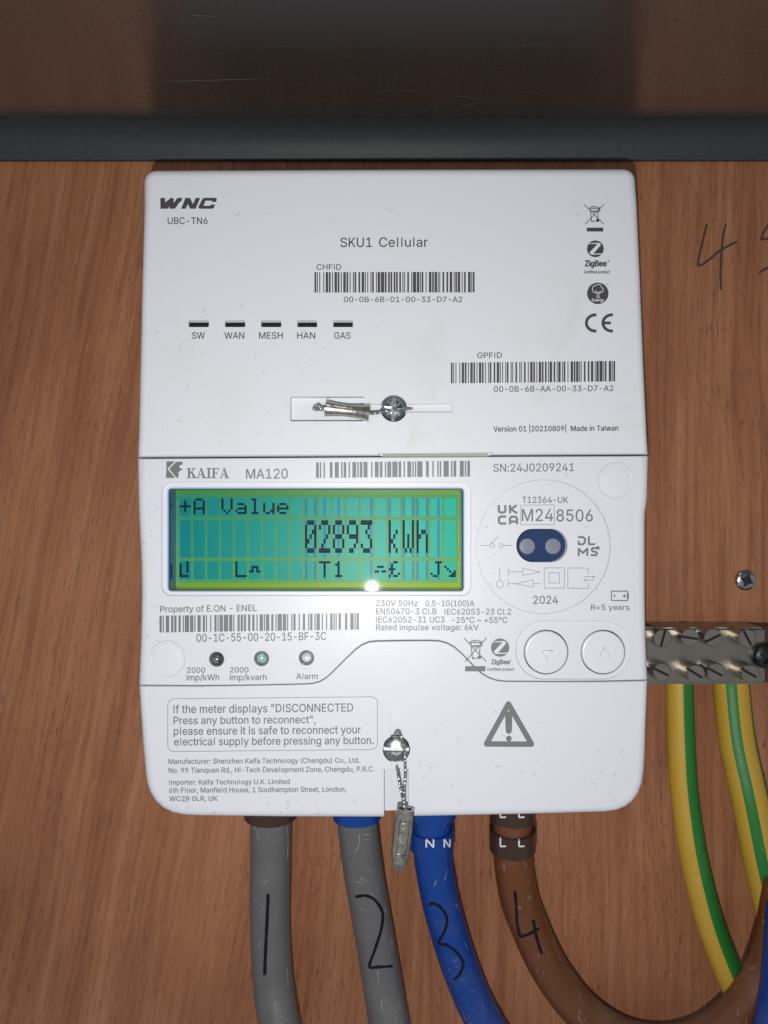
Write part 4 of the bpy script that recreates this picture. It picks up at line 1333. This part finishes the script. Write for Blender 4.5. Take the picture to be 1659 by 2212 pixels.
for i, (kind, label, mt, r, pts) in enumerate(CABLES):
    path = cable_path(pts)
    rt = root('meter_cable', path[0], label, 'cable', 'cables running out below the meter')
    bm = bmesh.new()
    tube(bm, path, r, 32)
    bmesh.ops.recalc_face_normals(bm, faces=bm.faces)
    bv, b2 = bvh_of(bm); b2.free()
    sh = link('sheath', bm, M[mt], rt)
    if i == 0:
        ink_on(bv, [[ZB(223, 514), ZB(220, 600), ZB(213, 740), ZB(208, 850), ZB(206, 926)]], 7.2, 'marker', sh, vary=0.08)
        ink_on(bv, [[ZB(*p) for p in q] for q in (((152, 172), (165, 200), (178, 246)), ((318, 168), (322, 260), (318, 352)), ((194, 458), (226, 450)), ((150, 545), (170, 552)), ((176, 782), (182, 752)),
               ((318, 880), (324, 1000)), ((280, 1136), (304, 1146), (318, 1160)), ((228, 600), (222, 612)), ((255, 1060), (260, 1110)))], 2.2, 'scuff', sh, 'scuff', 0.00005, 0.3)
        ring_on(path, r, 1690, 1761, 0.0019, 'ring_brown', rt)
    if i == 1:
        ink_on(bv, [[ZB(664, 530), ZB(715, 523), ZB(765, 548), ZB(800, 610), ZB(795, 690), ZB(765, 790), ZB(736, 880), ZB(780, 884), ZB(852, 880)]], 6.4, 'marker', sh, vary=0.1)
        ink_on(bv, [[ZB(*p) for p in q] for q in (((683, 214), (684, 262), (660, 312)), ((704, 216), (742, 214)), ((712, 238), (740, 240)), ((735, 388), (728, 402)), ((690, 432), (716, 452)), ((672, 452), (702, 462)),
               ((778, 905), (782, 970)), ((795, 1040), (802, 1130)), ((740, 800), (726, 808)), ((690, 590), (716, 592)), ((846, 740), (850, 800)), ((742, 510), (744, 524)))], 2.2, 'scuff', sh, 'scuff', 0.00005, 0.3)
        ring_on(path, r, 1690, 1764, 0.0012, 'ring_blue', rt)
    if i == 2:
        ink_on(bv, [[ZB(1036, 566), ZB(1070, 566), ZB(1110, 600), ZB(1128, 650), ZB(1112, 710), ZB(1086, 762), ZB(1130, 775), ZB(1180, 815), ZB(1208, 860), ZB(1195, 915), ZB(1163, 950)]], 6.2, 'marker', sh, vary=0.1)
        ink_on(bv, [[ZB(*p) for p in q] for q in (((1160, 850), (1180, 856)), ((1170, 880), (1186, 888)), ((1196, 950), (1222, 944)), ((1100, 690), (1112, 684)), ((1215, 760), (1235, 800)), ((1250, 1000), (1262, 1012)))], 2.0, 'scuff_blue', sh, 'scuff', 0.00005, 0.3)
        rg_, rv = ring_on(path, r, 1788, 1829, 0.00085, 'ring_blue', rt)
        for x in (1041, 1127):
            w2 = 18 if x < 1100 else 14
            ink_on(rv, [[ZB(x - w2, 280), ZB(x - w2, 238)], [ZB(x - w2, 238), ZB(x + w2, 280)], [ZB(x + w2, 280), ZB(x + w2, 238)]], 3.3, 'letter', rg_, 'printed_letter')
        ring_on(path, r, 1700, 1759.5, 0.0017, 'ring_blue', rt)
    if i == 3:
        ink_on(bv, [[ZB(1470, 498), ZB(1478, 580), ZB(1482, 660), ZB(1497, 732)], [ZB(1497, 732), ZB(1540, 718), ZB(1594, 688)], [ZB(1563, 644), ZB(1575, 710), ZB(1590, 770), ZB(1607, 818)]], 6.6, 'marker', sh, vary=0.1)
        rg_, rv = ring_on(path, r, 1788, 1832, 0.00105, 'ring_brown', rt)
        for x in (1398, 1491):
            ink_on(rv, [[ZB(x, 228), ZB(x, 275)], [ZB(x, 275), ZB(x + 28, 273)]], 3.4, 'letter', rg_, 'printed_letter')
        rg_, rv = ring_on(path, r, 1720, 1768, 0.00095, 'ring_brown', rt)
        for x in (1398, 1491):
            ink_on(rv, [[ZB(x, 90), ZB(x, 128)], [ZB(x, 128), ZB(x + 28, 126)]], 3.4, 'letter', rg_, 'printed_letter')

# earth cables: yellow with green stripes
EARTH = [
  ('green and yellow earth cable under the left end of the terminal bar', 0.00415,
   [(1468, 1440, -0.0060), (1468, 1490, -0.0060), (1471, 1600, -0.0066), (1478, 1711, -0.0075), (1497, 1845, -0.009), (1531, 1984, -0.010), (1572, 2095, -0.011), (1612, 2185, -0.012), (1660, 2280, -0.012)],
   lambda t: 1 if (t > 0.985 or t < 0.215 or 0.45 < t < 0.62) else 0),
  ('green and yellow earth cable with a bright green middle stripe, at the right edge', 0.00535,
   [(1578, 1440, -0.0064), (1580, 1490, -0.0064), (1592, 1600, -0.0085), (1619, 1726, -0.012), (1648, 1870, -0.013), (1682, 2010, -0.014), (1725, 2150, -0.014)],
   lambda t: 1 if (0.905 < t < 0.99 or 0.135 < t < 0.22 or 0.42 < t < 0.52 or 0.66 < t < 0.72) else 0),
]
for label, r, pts, mf in EARTH:
    path = cable_path(pts)
    rt = root('earth_cable', path[0], label, 'cable', 'earth cables hanging from the terminal bar')
    bm = bmesh.new()
    tube(bm, path, r, 64, mats=lambda t, mf=mf: mf((1 - t) % 1.0))
    bmesh.ops.recalc_face_normals(bm, faces=bm.faces)
    link('insulation', bm, [M['yellow'], M['green']], rt)

# ------------------------------------------------------------------ earth terminal bar
BF = -0.0125
bar = root('terminal_bar', P(1520, 1414, 0), 'nickel plated earth terminal bar with two rows of slotted screws right of the meter', 'terminal bar')
a, b = P(1340, 1355.5, BF), P(1655, 1479, BF)
bm = bmesh.new()
bmesh.ops.create_cube(bm, size=1, matrix=Matrix.Translation(((a.x + b.x) / 2, BF / 2 - 0.0002, (a.z + b.z) / 2)) @ Matrix.Diagonal((b.x - a.x, -BF - 0.0006, a.z - b.z, 1)))
bmesh.ops.bevel(bm, geom=bm.edges[:], offset=0.0008, segments=3, affect='EDGES')
link('bar', bm, M['nickel'], bar)
a, b = P(1655.5, 1357, BF), P(1790, 1479, BF)
bm = bmesh.new()
bmesh.ops.create_cube(bm, size=1, matrix=Matrix.Translation(((a.x + b.x) / 2 + 0.0002, BF / 2 + 0.0008, (a.z + b.z) / 2)) @ Matrix.Diagonal((b.x - a.x, -BF - 0.0030, a.z - b.z, 1)))
bmesh.ops.bevel(bm, geom=bm.edges[:], offset=0.0006, segments=2, affect='EDGES')
link('end_block', bm, M['endblock'], bar)
for (u, v, ang, hh, tl) in ((1432, 1379.5, 75, 0.0050, 0), (1491, 1377.8, -9, 0.0078, 0), (1541.5, 1378, 26, 0.0066, 0), (1615, 1379, -62, 0.0084, 0),
                        (1430.5, 1452.5, -26, 0.0070, 0), (1504, 1456, -32, 0.0086, 0), (1547, 1452.5, -28, 0.0066, 0), (1622, 1456, -30, 0.0088, 0)):
    hh *= 0.72
    c = P(u, v, BF - hh)
    c = Vector((c.x, BF - hh + 0.0018, c.z))
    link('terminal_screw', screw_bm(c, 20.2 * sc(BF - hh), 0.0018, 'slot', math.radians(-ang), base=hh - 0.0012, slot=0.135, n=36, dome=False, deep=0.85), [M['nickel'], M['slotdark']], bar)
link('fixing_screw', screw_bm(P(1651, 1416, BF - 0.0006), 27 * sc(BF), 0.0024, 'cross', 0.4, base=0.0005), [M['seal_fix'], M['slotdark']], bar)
